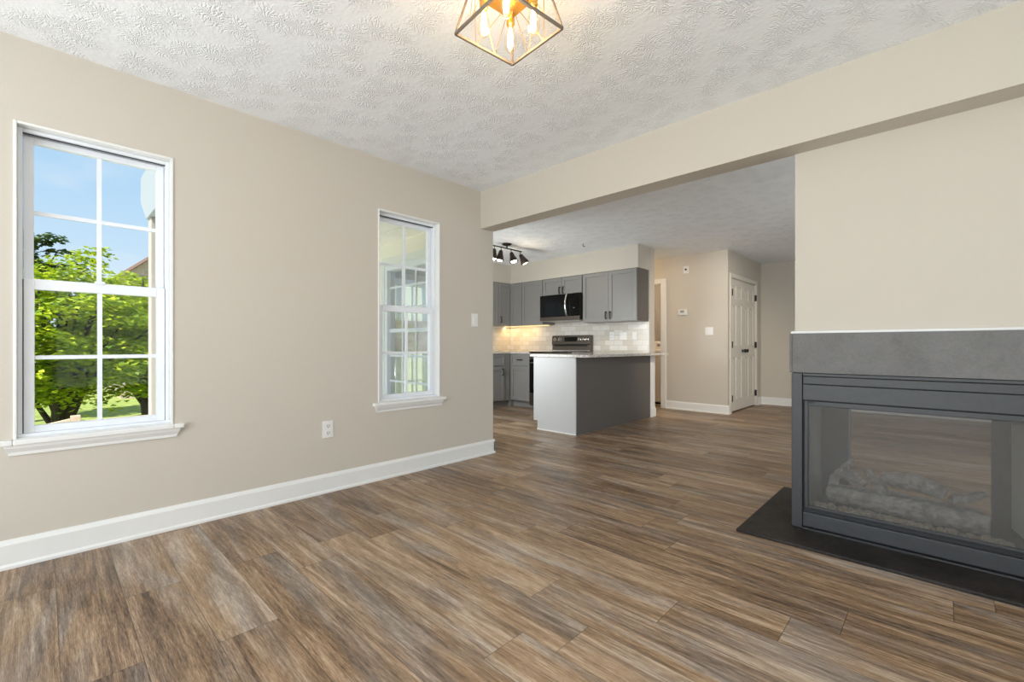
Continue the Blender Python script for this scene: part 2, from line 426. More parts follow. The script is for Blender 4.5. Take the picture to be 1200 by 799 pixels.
# facing frames: local (u along width, v depth outward, w height) to world
def face_negy(x0, y, z0): return Matrix(((1, 0, 0, x0), (0, -1, 0, y), (0, 0, 1, z0), (0, 0, 0, 1)))     # outward -y
def face_posx(x, y0, z0): return Matrix(((0, 1, 0, x), (1, 0, 0, y0), (0, 0, 1, z0), (0, 0, 0, 1)))     # outward +x, u along +y
def face_negx(x, y0, z0): return Matrix(((0, -1, 0, x), (1, 0, 0, y0), (0, 0, 1, z0), (0, 0, 0, 1)))    # outward -x

# ================================================================== SETTING
H = 2.44
def struct(o, label, cat): return tag(o, label, cat, kind='structure')
struct(MB().box(-0.15, 4.75, -2.45, 2.951, -0.12, 0.0).box(-3.0, 4.75, 2.951, 9.0, -0.12, 0.0).build('floor', M['floor']), 'weathered grey-brown wood plank floor through the whole space', 'floor')
struct(MB().box(-0.15, 4.75, -2.45, 2.951, H, H + 0.15).box(-3.0, 4.75, 2.951, 9.0, H, H + 0.15).build('ceiling', M['ceiling']), 'white stomp-textured plaster ceiling', 'ceiling')

# left wall with its two window openings
WZ0, WZ1 = 0.582, 2.055
W1 = (-0.098, 0.497); W2 = (1.748, 2.326)
mb = MB()
xs = (-0.15, 0.0)
YW = (-2.45, W1[0], W1[1], W2[0], W2[1], 2.951)
mb.box(*xs, YW[0], YW[1], 0, H); mb.box(*xs, YW[2], YW[3], 0, H); mb.box(*xs, YW[4], YW[5], 0, H)
for a in (W1, W2):
    mb.box(*xs, a[0], a[1], 0, WZ0); mb.box(*xs, a[0], a[1], WZ1, H)
struct(mb.build('wall_left', M['wall']), 'beige wall with two white sash windows', 'wall')
# beam over the opening between the rooms
struct(MB().box(0.0, 4.6, 2.793, 2.951, 2.097, H).build('wall_header', M['wall']), 'beige dropped beam crossing the ceiling above the wide opening', 'beam')
# chimney wall above and right of the fireplace
mb = MB().box(2.478, 4.6, 2.942, 3.34, 1.097, 2.097).box(2.478, 4.6, 2.951, 3.34, 2.097, H).box(3.46, 4.6, 2.942, 3.34, 0, 1.097)
struct(mb.build('wall_chimney', M['wall']), 'beige chimney wall rising above the grey fireplace', 'wall')
struct(MB().box(2.462, 4.6, 2.918, 2.942, 1.083, 1.097).build('trim_1', M['white'], bevel=0.003), 'thin white trim strip along the top of the stone mantel', 'trim')
# right wall, wall behind the camera
mb = MB()
for a, b_ in ((-2.45, 0.05), (1.45, 3.6), (5.8, 9.0)): mb.box(4.6, 4.75, a, b_, 0, H)
for a, b_, z0, z1 in ((0.05, 1.45, 0.5, 2.0), (3.6, 5.8, 0.15, 2.15)):
    mb.box(4.6, 4.75, a, b_, 0, z0); mb.box(4.6, 4.75, a, b_, z1, H)
struct(mb.build('wall_right', M['wall']), 'beige wall on the right side with window openings', 'wall')
mb = MB().box(0, 0.75, -2.45, -2.35, 0, H).box(3.85, 4.6, -2.45, -2.35, 0, H).box(0.75, 3.85, -2.45, -2.35, 2.12, H)
struct(mb.build('wall_back', M['wall']), 'beige wall with a patio opening behind the viewer', 'wall')
# kitchen shell
mb = MB()
B0, B1, BZ0, BZ1 = -1.725, -0.815, 0.387, 1.96
mb.box(-2.95, B0, 2.832, 2.951, -0.3, H); mb.box(B1, -0.151, 2.832, 2.951, -0.3, H); mb.box(B0, B1, 2.832, 2.951, -0.3, BZ0); mb.box(B0, B1, 2.832, 2.951, BZ1, H)
struct(mb.build('wall_kitchen_front', M['wall']), 'kitchen wall with a sash window beside the porch', 'wall')
struct(MB().box(-2.95, -2.80, 2.951, 3.20, 0, H).box(-2.95, -2.80, 4.25, 6.08, 0, H).box(-2.95, -2.80, 3.20, 4.25, 2.03, H).build('wall_kitchen_left', M['wall']), 'beige kitchen wall behind the left cabinets', 'wall')
struct(MB().box(-2.95, 0.018, 6.08, 6.225, 0, H).build('wall_kitchen_back', M['wall']), 'beige kitchen wall ending beside the peninsula', 'wall')
SOFY = 5.74
mb = MB().box(-2.80, 0.012, SOFY, 6.08, 2.113, H).box(-2.80, -2.46, 2.951, SOFY, 2.113, H)
struct(mb.build('wall_soffit', M['wall']), 'beige soffit boxed in above the grey wall cabinets', 'soffit')
struct(MB().box(-2.80, 0.013, 6.066, 6.08, 0.90, 1.40).build('wall_tile_back', M['tile_back']), 'pale marble subway tile behind the range', 'backsplash')
struct(MB().box(-2.80, -2.786, 3.3, 6.066, 0.90, 1.40).build('wall_tile_left', M['tile_side']), 'marble subway tile on the left kitchen wall', 'backsplash')
# hall and closet block
mb = MB().box(-0.17, 0.79, 7.0, 7.10, 0, H).box(-3.0, -0.17, 7.0, 7.10, 2.04, H).box(-3.0, -1.1, 7.0, 7.10, 0, 2.04)
mb.box(0.69, 0.79, 7.10, 7.13, 0, H).box(0.69, 0.79, 8.36, 8.67, 0, H).box(0.69, 0.79, 7.13, 8.36, 2.045, H)
struct(mb.build('wall_closet', M['wall']), 'beige closet wall carrying the thermostat and switch', 'wall')
struct(MB().box(-3.0, 4.6, 8.67, 8.80, 0, H).build('wall_far', M['wall']), 'beige far wall past the closet door', 'wall')
struct(MB().box(-3.1, -2.95, 6.2, 8.67, 0, H).build('wall_hall', M['wall']), 'beige wall closing the hall', 'wall')
struct(MB().box(-0.17, -0.10, 7.10, 8.67, 0, H).build('wall_laundry', M['wall']), 'beige wall inside the laundry nook', 'wall')
# casing of the laundry opening
mb = MB().box(-0.245, -0.155, 6.978, 7.0, 0, 2.11).box(-1.19, -0.245, 6.978, 7.0, 2.03, 2.11).box(-1.19, -1.10, 6.978, 7.0, 0, 2.03).box(-0.185, -0.17, 7.0, 7.10, 0, 2.03)
struct(mb.build('trim_2', M['white'], bevel=0.004), 'white casing round the laundry opening', 'trim')

CTOP = 0.882
# baseboards with a shoe moulding
def base_prof(d): return [(0, 0), (d * 0.022, 0), (d * 0.022, 0.012), (d * 0.014, 0.022), (d * 0.014, 0.108), (d * 0.006, 0.130), (0, 0.130)]
o = MB().prism(base_prof(1), 'y', -2.35, 2.965).build('baseboard_left', M['white'])
struct(o, 'white baseboard along the left window wall', 'baseboard')
mb = MB().box(-0.15, 0.014, 2.951, 2.967, 0, 0.125)
struct(mb.build('baseboard_end', M['white']), 'white baseboard wrapping the wall end', 'baseboard')
def sh(prof, dx): return [(a + dx, z) for a, z in prof]
struct(MB().prism(sh(base_prof(-1), 7.0), 'x', -0.155, 0.81).prism(sh(base_prof(1), 0.79), 'y', 6.985, 7.07).build('baseboard_closet', M['white']), 'white baseboard below the thermostat wall', 'baseboard')
struct(MB().prism(sh(base_prof(-1), 8.67), 'x', 0.80, 4.6).prism(sh(base_prof(1), 0.79), 'y', 8.43, 8.655).build('baseboard_far', M['white']), 'white baseboard along the far wall', 'baseboard')
struct(MB().box(0.086, 0.100, 5.965, 6.115, 0, 0.12).box(0.018, 0.032, 6.115, 6.225, 0, 0.12).build('baseboard_kitchen', M['white'], bevel=0.004), 'short white baseboard at the kitchen wall end', 'baseboard')
struct(MB().box(0.0185, 0.086, 5.965, 6.105, 0, CTOP).build('trim_3', M['white'], bevel=0.003), 'white corner board at the peninsula wall end', 'trim')

# ------------------------------------------------------------------ sash windows of the left wall
def sash(mb, xa, xb, y0, y1, z0, z1, st, rt, rb, mw=0.019):
    """sash frame in the x-slab [xa,xb] with one vertical and one horizontal muntin"""
    mb.box(xa, xb, y0, y0 + st, z0, z1); mb.box(xa, xb, y1 - st, y1, z0, z1)
    mb.box(xa, xb, y0 + st, y1 - st, z0, z0 + rb); mb.box(xa, xb, y0 + st, y1 - st, z1 - rt, z1)
def window(name, y0, y1, label):
    r = empty(name, (0, (y0 + y1) / 2, WZ0)); struct(r, label, 'window')
    t = 0.012
    # jamb lining, with a thin raised lip on the room side
    mb = MB().box(-0.15, 0.006, y0, y0 + t, WZ0, WZ1).box(-0.15, 0.006, y1 - t, y1, WZ0, WZ1).box(-0.15, 0.006, y0 + t, y1 - t, WZ1 - t, WZ1).box(-0.15, 0.0, y0 + t, y1 - t, WZ0, WZ0 + 0.006)
    mb.build('jamb_lining', M['white'], r, 0.003)
    a, b_ = y0 + t, y1 - t
    mb = MB().box(-0.14, -0.045, a, a + 0.016, WZ0 + 0.006, WZ1 - t).box(-0.14, -0.045, b_ - 0.016, b_, WZ0 + 0.006, WZ1 - t).box(-0.14, -0.045, a + 0.016, b_ - 0.016, WZ1 - t - 0.018, WZ1 - t).box(-0.14, -0.02, a, b_, WZ0 + 0.006, WZ0 + 0.020)
    mb.build('vinyl_frame', M['vinyl'], r, 0.002)
    MB().box(-0.062, -0.058, a + 0.014, b_ - 0.014, WZ1 - t - 0.0235, WZ1 - t - 0.0175).box(-0.062, -0.046, a + 0.0155, a + 0.0195, WZ0 + 0.02, 1.33).build('gasket', M['gap'], r)
    c0, c1 = a + 0.018, b_ - 0.018
    mid = (c0 + c1) / 2
    # upper sash sits further out
    up = empty('upper_sash', (-0.10 - 0, 0, 0)); up.parent = r; up.location = (-0.10, 0, 0.72)
    def wbuild(mb, nm, mt, bev=0.002): return mb.build(nm, mt, up_now, bev)
    up_now = up
    z0, z1 = 1.295, WZ1 - t - 0.022
    mb = MB(); sash(mb, -0.115, -0.085, c0, c1, z0, z1, 0.034, 0.030, 0.032); wbuild(mb, 'sash_frame', M['vinyl'])
    zm = (z0 + 0.032 + z1 - 0.030) / 2
    mb = MB().box(-0.106, -0.092, mid - 0.0095, mid + 0.0095, z0 + 0.03, z1 - 0.028).box(-0.1055, -0.0925, c0 + 0.03, c1 - 0.03, zm - 0.0095, zm + 0.0095); wbuild(mb, 'muntin', M['vinyl'], 0)
    wbuild(MB().box(-0.101, -0.098, c0 + 0.03, c1 - 0.03, z0 + 0.028, z1 - 0.026), 'pane', M['glass'], 0)
    lo = empty('lower_sash', (-0.06, 0, 0)); lo.parent = r
    up_now = lo
    z0, z1 = WZ0 + 0.020, 1.335
    mb = MB(); sash(mb, -0.080, -0.048, c0 + 0.001, c1 - 0.001, z0, z1, 0.036, 0.050, 0.032)
    mb.box(-0.055, -0.036, mid - 0.02, mid + 0.02, z1 - 0.004, z1 + 0.010)
    wbuild(mb, 'sash_frame', M['vinyl'])
    zm = (z0 + 0.032 + z1 - 0.050) / 2
    mb = MB().box(-0.071, -0.056, mid - 0.0095, mid + 0.0095, z0 + 0.03, z1 - 0.048).box(-0.0705, -0.0565, c0 + 0.03, c1 - 0.03, zm - 0.0095, zm + 0.0095); wbuild(mb, 'muntin', M['vinyl'], 0)
    wbuild(MB().box(-0.066, -0.063, c0 + 0.03, c1 - 0.03, z0 + 0.028, z1 - 0.046), 'pane', M['glass'], 0)
    # stool with horns, moulded apron with returned ends
    MB().box(-0.045, 0.034, y0, y1, WZ0 - 0.022, WZ0 + 0.003).box(0.0, 0.034, y0 - 0.046, y0, WZ0 - 0.022, WZ0 + 0.003).box(0.0, 0.034, y1, y1 + 0.046, WZ0 - 0.022, WZ0 + 0.003).build('stool', M['white'], r, 0.005)
    q0, q1 = y0 - 0.030, y1 + 0.030; zt, zb = WZ0 - 0.022, WZ0 - 0.070
    mb = MB(); bm = mb.bm
    prof = [(0.026, zt, 0.0), (0.022, zt - 0.014, 0.004), (0.010, zt - 0.034, 0.013), (0.009, zb, 0.016), (0.0, zb, 0.016), (0.0, zt, 0.0)]
    A = [bm.verts.new((px, q0 + ins, pz)) for px, pz, ins in prof]; Bv = [bm.verts.new((px, q1 - ins, pz)) for px, pz, ins in prof]
    n = len(prof)
    for i in range(n): bm.faces.new((A[i], A[(i + 1) % n], Bv[(i + 1) % n], Bv[i]))
    bm.faces.new(A[::-1]); bm.faces.new(Bv)
    mb.build('apron', M['white'], r)
    return r
window('window_1', *W1, 'white sash window with four-light sashes framing a leafy tree')
window('window_2', *W2, 'white sash window nearer the kitchen, looking onto the porch')

# window of the kitchen bump-out, seen through window_2
r = empty('window_3', ((B0 + B1) / 2, 2.8320, BZ0)); struct(r, 'porch-side kitchen window of the nook, seen through the farther sash window', 'window')
mb = MB().box(B0, B0 + 0.05, 2.8160, 2.9310, BZ0, BZ1).box(B1 - 0.05, B1, 2.8160, 2.9310, BZ0, BZ1).box(B0 + 0.05, B1 - 0.05, 2.8160, 2.9310, BZ1 - 0.06, BZ1).box(B0 + 0.05, B1 - 0.05, 2.8160, 2.9310, BZ0, BZ0 + 0.06)
mb.box(B0 + 0.05, B1 - 0.05, 2.8460, 2.8810, 1.17, 1.215)
mb.build('window_frame', M['vinyl'], r, 0.003)
MB().box(B0 - 0.07, B0, 2.8110, 2.8320, BZ0 - 0.05, BZ1 + 0.09).box(B1, B1 + 0.07, 2.8110, 2.8320, BZ0 - 0.05, BZ1 + 0.09).box(B0, B1, 2.8110, 2.8320, BZ1, BZ1 + 0.09).build('casing', M['white'], r, 0.003)
mb = MB()
for t_ in (1 / 3, 2 / 3):
    xx = B0 + 0.05 + t_ * (B1 - B0 - 0.1); mb.box(xx - 0.011, xx + 0.011, 2.8530, 2.8645, BZ0 + 0.06, BZ1 - 0.06)
for zz in (0.60, 0.9, 1.45, 1.70): mb.box(B0 + 0.05, B1 - 0.05, 2.8540, 2.8640, zz - 0.011, zz + 0.011)
mb.build('muntin', M['vinyl'], r)
MB().box(B0 + 0.05, B1 - 0.05, 2.8650, 2.8690, BZ0 + 0.06, BZ1 - 0.06).build('pane', M['mirrorglass'], r)

r = empty('door_2', (-2.875, 3.725, 0)); struct(r, 'white gridded patio door of the kitchen nook, seen through two panes', 'door')
MB().box(-2.92, -2.83, 3.20, 3.27, 0, 2.03).box(-2.92, -2.83, 4.18, 4.25, 0, 2.03).box(-2.92, -2.83, 3.27, 4.18, 1.94, 2.03).box(-2.92, -2.83, 3.27, 4.18, 0, 0.10).box(-2.90, -2.85, 3.69, 3.76, 0.10, 1.94).build('door_frame', M['vinyl'], r, 0.003)
mb = MB()
for yy in (3.48, 3.97): mb.box(-2.885, -2.865, yy - 0.011, yy + 0.011, 0.10, 1.94)
for zz in (0.47, 0.84, 1.2, 1.57): mb.box(-2.884, -2.866, 3.27, 4.18, zz - 0.011, zz + 0.011)
mb.build('muntin', M['vinyl'], r)
MB().box(-2.877, -2.873, 3.27, 4.18, 0.10, 1.94).build('pane', M['glass'], r)
# ------------------------------------------------------------------ closet double door
r = empty('door_1', (0.79, 7.745, 0)); struct(r, 'cream double closet door with black knobs and hinges', 'door')
mb = MB().box(0.79, 0.806, 7.068, 7.130, 0, 2.105).box(0.79, 0.806, 8.36, 8.422, 0, 2.105).box(0.79, 0.806, 7.130, 8.36, 2.043, 2.105)
mb.box(0.69, 0.79, 7.130, 7.139, 0, 2.045).box(0.69, 0.79, 8.351, 8.36, 0, 2.045).box(0.69, 0.79, 7.139, 8.351, 2.035, 2.045)
mb.build('door_casing', M['door'], r, 0.004)
def leaf(y0, y1, hinge_y, knob_y):
    F = face_posx(0.757, y0, 0.02)
    W_ = y1 - y0; Hh = 2.01
    mb = MB(); mb.box(0, W_, -0.012, 0.012, 0, Hh, F)
    st = 0.085; mid = W_ / 2
    rows = [(0.17, 0.82), (1.00, 1.62), (1.72, 1.91)]
    mb.box(0, st, 0.012, 0.024, 0, Hh, F); mb.box(W_ - st, W_, 0.012, 0.024, 0, Hh, F); mb.box(mid - 0.04, mid + 0.04, 0.012, 0.024, 0, Hh, F)
    zz = [0] + [q for rw in rows for q in rw] + [Hh]
    for a, b_ in zip(zz[::2], zz[1::2]):
        mb.box(st, mid - 0.04, 0.012, 0.024, a, b_, F); mb.box(mid + 0.04, W_ - st, 0.012, 0.024, a, b_, F)
    for z0, z1 in rows:
        for u0, u1 in ((st, mid - 0.04), (mid + 0.04, W_ - st)):
            g = 0.022; bm = mb.bm
            o_ = [(u0 + g * .4, z0 + g * .4), (u1 - g * .4, z0 + g * .4), (u1 - g * .4, z1 - g * .4), (u0 + g * .4, z1 - g * .4)]
            i_ = [(u0 + g * 1.7, z0 + g * 1.7), (u1 - g * 1.7, z0 + g * 1.7), (u1 - g * 1.7, z1 - g * 1.7), (u0 + g * 1.7, z1 - g * 1.7)]
            A = [bm.verts.new(F @ Vector((u, 0.0121, z))) for u, z in o_]; Bv = [bm.verts.new(F @ Vector((u, 0.021, z))) for u, z in i_]
            for k in range(4): bm.faces.new((A[k], A[(k + 1) % 4], Bv[(k + 1) % 4], Bv[k]))
            bm.faces.new(Bv)
    lf = mb.build('door_leaf', M['door'], r)
    k = frame_at((0.781, knob_y, 0.935), (1, 0, 0))
    kb = MB().lathe([(0.026, 0), (0.026, 0.006), (0.011, 0.009), (0.010, 0.03), (0.024, 0.036), (0.029, 0.047), (0.026, 0.058), (0.0, 0.062)], k).build('knob', M['black'], lf, smooth=True)
    for hz in (0.22, 1.03, 1.82):
        MB().box(0.782, 0.811, hinge_y - 0.014, hinge_y + 0.014, hz - 0.05, hz + 0.05).build('hinge', M['black'], lf, 0.003)
leaf(7.142, 7.743, 7.152, 7.690)
leaf(7.747, 8.348, 8.350, 7.800)

# ================================================================== FIREPLACE
r = tag(MB().box(2.265, 3.78, 2.622, 3.64, 0.0, 0.016).build('hearth_slab', M['slate'], bevel=0.004), 'black slate hearth slab lying flat round the fireplace base', 'hearth')
FY = 2.882
r = empty('stone_mantel', (3.0, 2.95, 0.866)); tag(r, 'grey honed-stone mantel band across the top of the fireplace', 'mantel')
MB().box(2.478, 3.46, FY - 0.004, 3.395, 0.868, 1.083).build('mantel_face', M['mantelstone'], r, 0.002)
MB().box(2.463, 2.4775, FY + 0.004, 3.395, 0.868, 1.083).build('end_slab', M['mantelstone'], r, 0.003)

r = empty('gas_fireplace', (3.0, 3.1, 0.016)); tag(r, 'charcoal see-through gas fireplace with a wide screened opening', 'fireplace')
X0, X1, YB = 2.473, 3.45, 3.39
MB().box(X0, 2.524, FY, FY + 0.06, 0.016, 0.866).build('side_post', M['fmetal'], r, 0.003)
MB().box(3.41, X1, FY, FY + 0.06, 0.016, 0.866).build('side_post', M['fmetal'], r, 0.003)
MB().box(X0, X0 + 0.02, FY + 0.06, YB, 0.016, 0.866).build('end_panel', M['fmetal'], r)
MB().box(2.526, 3.408, FY + 0.004, FY + 0.03, 0.8505, 0.866).build('top_strip', M['fmetal'], r, 0.002)
MB().box(2.526, 3.408, FY + 0.006, FY + 0.03, 0.8065, 0.848).build('louver', M['fmetal'], r, 0.003)
MB().box(2.526, 3.408, FY + 0.002, FY + 0.03, 0.7195, 0.8045).build('upper_panel', M['fmetal'], r, 0.003)
MB().box(2.524, 3.41, FY + 0.024, FY + 0.05, 0.69, 0.866).box(2.524, 3.41, FY + 0.024, FY + 0.05, 0.016, 0.135).box(2.524, 2.531, FY + 0.024, FY + 0.05, 0.135, 0.69).build('backing', M['fdark'], r)
mb = MB().box(2.531, 2.549, FY + 0.012, FY + 0.03, 0.128, 0.7155).box(3.39, 3.408, FY + 0.012, FY + 0.03, 0.128, 0.7155).box(2.549, 3.39, FY + 0.012, FY + 0.03, 0.688, 0.7155).box(2.549, 3.39, FY + 0.012, FY + 0.03, 0.128, 0.142)
mb.build('glass_frame', M['fmetal'], r, 0.003)
MB().box(2.549, 3.39, FY + 0.020, FY + 0.0225, 0.142, 0.690).build('screened_glass', M['screen'], r)
MB().box(2.526, 3.408, FY, FY + 0.03, 0.030, 0.106).build('lower_panel', M['fmetal'], r, 0.004)
MB().box(2.526, 3.408, FY - 0.012, FY + 0.02, 0.0165, 0.024).build('toe_lip', M['fmetal'], r, 0.002)
MB().box(2.56, 3.03, FY - 0.020, FY - 0.0125, 0.0165, 0.021).build('toe_slot', M['fdark'], r)
MB().box(2.548, 2.576, FY - 0.001, FY + 0.006, 0.703, 0.712).build('latch', M['fdark'], r, 0.001)
# firebox: floor, roof, ends, rear frame left open to the room beyond
MB().box(2.50, 3.41, FY + 0.05, YB - 0.02, 0.016, 0.118).build('firebox_floor', M['firefloor'], r)
MB().box(2.50, 3.41, FY + 0.05, YB - 0.02, 0.735, 0.866).build('firebox_roof', M['finner'], r)
MB().box(2.50, 2.552, FY + 0.05, YB - 0.02, 0.118, 0.735).build('firebox_end', M['finner'], r)
o = MB().prism([(3.41, YB - 0.09), (3.41, FY + 0.05), (3.395, FY + 0.05), (3.325, YB - 0.09)], 'z', 0.118, 0.735).build('firebox_end', M['fwhite'], r); o['label'] = 'end liner with daylight painted into its colour'
mb = MB().box(2.552, 2.68, YB - 0.09, YB - 0.06, 0.118, 0.735).box(3.262, 3.41, YB - 0.09, YB - 0.06, 0.118, 0.735).box(2.68, 3.262, YB - 0.09, YB - 0.06, 0.69, 0.735)
mb.build('rear_frame', M['finner'], r)
MB().box(2.68, 3.262, YB - 0.078, YB - 0.075, 0.118, 0.69).build('rear_glass', M['glass'], r)
MB().box(X0 + 0.02, 2.68, YB - 0.06, YB, 0.016, 0.866).box(3.262, X1, YB - 0.06, YB, 0.016, 0.866).box(2.68, 3.262, YB - 0.06, YB, 0.70, 0.866).box(2.68, 3.262, YB - 0.06, YB, 0.016, 0.118).build('rear_surround', M['fmetal'], r)

# ceramic logs on an ember bed
def log(pts, rads, label, seed):
    rnd = random.Random(seed)
    pts = [Vector(p) for p in pts]
    P, R = [], []
    n = 26
    for i in range(n + 1):
        t = i / n * (len(pts) - 1); k = min(int(t), len(pts) - 2); f = t - k
        P.append(pts[k].lerp(pts[k + 1], f) + Vector((rnd.uniform(-1, 1), rnd.uniform(-1, 1), rnd.uniform(-1, 1))) * 0.0025)
        R.append((rads[k] * (1 - f) + rads[k + 1] * f) * rnd.uniform(0.97, 1.03))
    mb = MB().tube(P, R, 18)
    ridge = [rnd.uniform(-0.10, 0.08) for _ in range(18)]          # bark ridges run along the log
    for i, v in enumerate(mb.bm.verts):
        c = P[i // 18]; v.co = c + (v.co - c) * (1 + ridge[i % 18]) + Vector((rnd.uniform(-1, 1), rnd.uniform(-1, 1), rnd.uniform(-1, 1))) * 0.0010
    o = mb.build('ceramic_log', M['log'], smooth=False)
    tag(o, label, 'log', 'ceramic logs in the fireplace')
EZ = 0.1185
log([(2.62, 3.075, 0.190), (2.9, 3.055, 0.188), (3.24, 3.035, 0.185)], [0.046, 0.052, 0.050], 'longest grey ceramic log lying across the front of the ember bed', 1)
log([(2.60, 3.205, 0.165), (2.9, 3.21, 0.17), (3.22, 3.20, 0.165)], [0.042, 0.045, 0.040], 'grey ceramic log lying behind the longest log', 2)
log([(2.85, 3.15, 0.297), (2.97, 3.135, 0.305), (3.09, 3.12, 0.275)], [0.036, 0.044, 0.034], 'short fat grey log resting on top of the stack in the middle', 3)
log([(2.785, 3.13, 0.322), (2.83, 3.085, 0.275), (2.865, 3.05, 0.235)], [0.018, 0.024, 0.026], 'stubby log leaning down to the right against the front log', 4)
log([(2.615, 3.10, 0.160), (2.64, 3.12, 0.27), (2.715, 3.14, 0.375)], [0.024, 0.024, 0.015], 'slim forked log standing upright at the left end', 5)
log([(2.66, 3.13, 0.300), (2.72, 3.125, 0.285), (2.77, 3.115, 0.250)], [0.030, 0.030, 0.022], 'short log lying between the upright log and the leaning stub', 6)
log([(3.11, 3.12, 0.245), (3.17, 3.14, 0.268), (3.23, 3.15, 0.30)], [0.026, 0.024, 0.014], 'small twig log tilted up at the right end', 7)
rnd = random.Random(3)
mb = MB()
for i in range(900):
    x = rnd.uniform(2.57, 3.31); y = rnd.gauss(2.972, 0.022); s_ = rnd.uniform(0.003, 0.0085)
    if rnd.random() < 0.12: s_ = rnd.uniform(0.012, 0.02)
    y = max(2.945, min(3.0, y))
    mt = Matrix.Translation((x, y, EZ + s_ * 0.8)) @ Matrix.Rotation(rnd.uniform(0, 6), 4, 'Z') @ Matrix.Rotation(rnd.uniform(0, 1), 4, 'X')
    bmesh.ops.create_icosphere(mb.bm, subdivisions=1, radius=s_, matrix=mt)
tag(mb.build('ember_grit', M['ember']), 'tan ember grit strewn along the firebox floor before the logs', 'embers', kind='stuff')

# ================================================================== KITCHEN
def shaker(mb, F, u0, u1, z0, z1, st=0.055, d=0.02):
    mb.box(u0, u1, 0, d * 0.4, z0, z1, F)
    mb.box(u0, u0 + st, d * 0.4, d, z0, z1, F); mb.box(u1 - st, u1, d * 0.4, d, z0, z1, F)
    mb.box(u0 + st, u1 - st, d * 0.4, d, z0, z0 + st, F); mb.box(u0 + st, u1 - st, d * 0.4, d, z1 - st, z1, F)
def pull(F, u, z, horizontal=False, ln=0.10, d=0.02):
    mb = MB()
    a = [(u, d - 0.001, z - ln / 2), (u, d + 0.022, z - ln / 2), (u, d + 0.028, z - ln / 2 + 0.01), (u, d + 0.028, z + ln / 2 - 0.01), (u, d + 0.022, z + ln / 2), (u, d - 0.001, z + ln / 2)]
    if horizontal: a = [(u + (q[2] - z), q[1], z) for q in a]
    mb.tube([F @ Vector(q) for q in a], 0.0085, 8)
    return mb
def cabinet(name, label, F, w_, z0, z1, depth, doors, group, drawers=(), toe=False):
    """F: facing frame at the lower left of the front; doors: list of (u0,u1,z0,z1,handle_u,handle_z)"""
    base = F @ Vector((w_ / 2, -depth / 2, z0))
    r = empty(name, base); tag(r, label, 'cabinet', group)
    mb = MB().box(0.0015, w_ - 0.0015, -depth, -0.001, z0 + (0.10 if toe else 0), z1, F)
    mb.build('body', M['cab'], r)
    if toe: MB().box(0.0015, w_ - 0.0015, -depth, -0.07, z0, z0 + 0.10, F).build('toe_kick', M['cab'], r)
    for (u0, u1, a, b_, hu, hz) in doors:
        mb = MB(); shaker(mb, F, u0, u1, a, b_); d_ = mb.build('door', M['cab'], r, 0.0015)
        if hu is not None: pull(F, hu, hz).build('handle', M['black'], d_, smooth=True)
    for (u0, u1, a, b_, hu, hz) in drawers:
        mb = MB(); shaker(mb, F, u0, u1, a, b_, st=0.035); d_ = mb.build('drawer', M['cab'], r, 0.0015)
        if hu is not None: pull(F, hu, hz, True).build('handle', M['black'], d_, smooth=True)
    return r
UF = 5.755        # front plane of upper boxes
G = 'grey wall cabinets'
ZU0, ZU1 = 1.368, 2.112
cabinet('wall_cabinet', 'double grey wall cabinet at the right end beside the microwave', face_negy(-0.92, UF, 0), 0.92, ZU0, ZU1, 6.064 - UF,
        [(0.008, 0.458, ZU0 + 0.006, ZU1 - 0.006, 0.425, ZU0 + 0.095), (0.462, 0.912, ZU0 + 0.006, ZU1 - 0.006, 0.495, ZU0 + 0.095)], G)
o = MB().box(0.0005, 0.004, UF + 0.001, 6.064, ZU0, ZU1).build('side_shade_sheet', M['pen'], bpy.data.objects['wall_cabinet']); o['label'] = 'cabinet side with shade painted into its colour'  # thin sheet added to darken the cabinet side as shade would
cabinet('wall_cabinet', 'short grey wall cabinet directly above the microwave', face_negy(-1.715, UF, 0), 0.79, 1.832, ZU1, 6.064 - UF,
        [(0.006, 0.393, 1.840, ZU1 - 0.006, 0.360, 1.905), (0.397, 0.784, 1.840, ZU1 - 0.006, 0.430, 1.905)], G)
cabinet('wall_cabinet', 'narrow grey wall cabinet left of the microwave', face_negy(-2.185, UF, 0), 0.465, ZU0, ZU1, 6.064 - UF,
        [(0.004, 0.461, ZU0 + 0.006, ZU1 - 0.006, None, None)], G)
cabinet('wall_cabinet', 'grey corner wall cabinet meeting the left kitchen run', face_negy(-2.464, UF, 0), 0.277, ZU0, ZU1, 6.064 - UF,
        [(0.006, 0.273, ZU0 + 0.006, ZU1 - 0.006, None, None)], G)
cabinet('wall_cabinet', 'grey wall cabinet with a black pull on the left kitchen wall', face_posx(-2.486, 5.452, 0), 0.298, ZU0, ZU1, 0.296,
        [(0.004, 0.294, ZU0 + 0.006, ZU1 - 0.006, 0.045, ZU0 + 0.10)], G)
cabinet('wall_cabinet', 'grey wall cabinet half hidden behind the beige wall end', face_posx(-2.486, 4.85, 0), 0.600, ZU0, ZU1, 0.296,
        [(0.006, 0.596, ZU0 + 0.006, ZU1 - 0.006, 0.06, ZU0 + 0.10)], G)
tag(MB().box(-2.78, -1.75, 5.90, 5.955, 1.356, 1.3675).build('under_cabinet_light', M['striplight']), 'glowing amber strip light under the left wall cabinets', 'light')

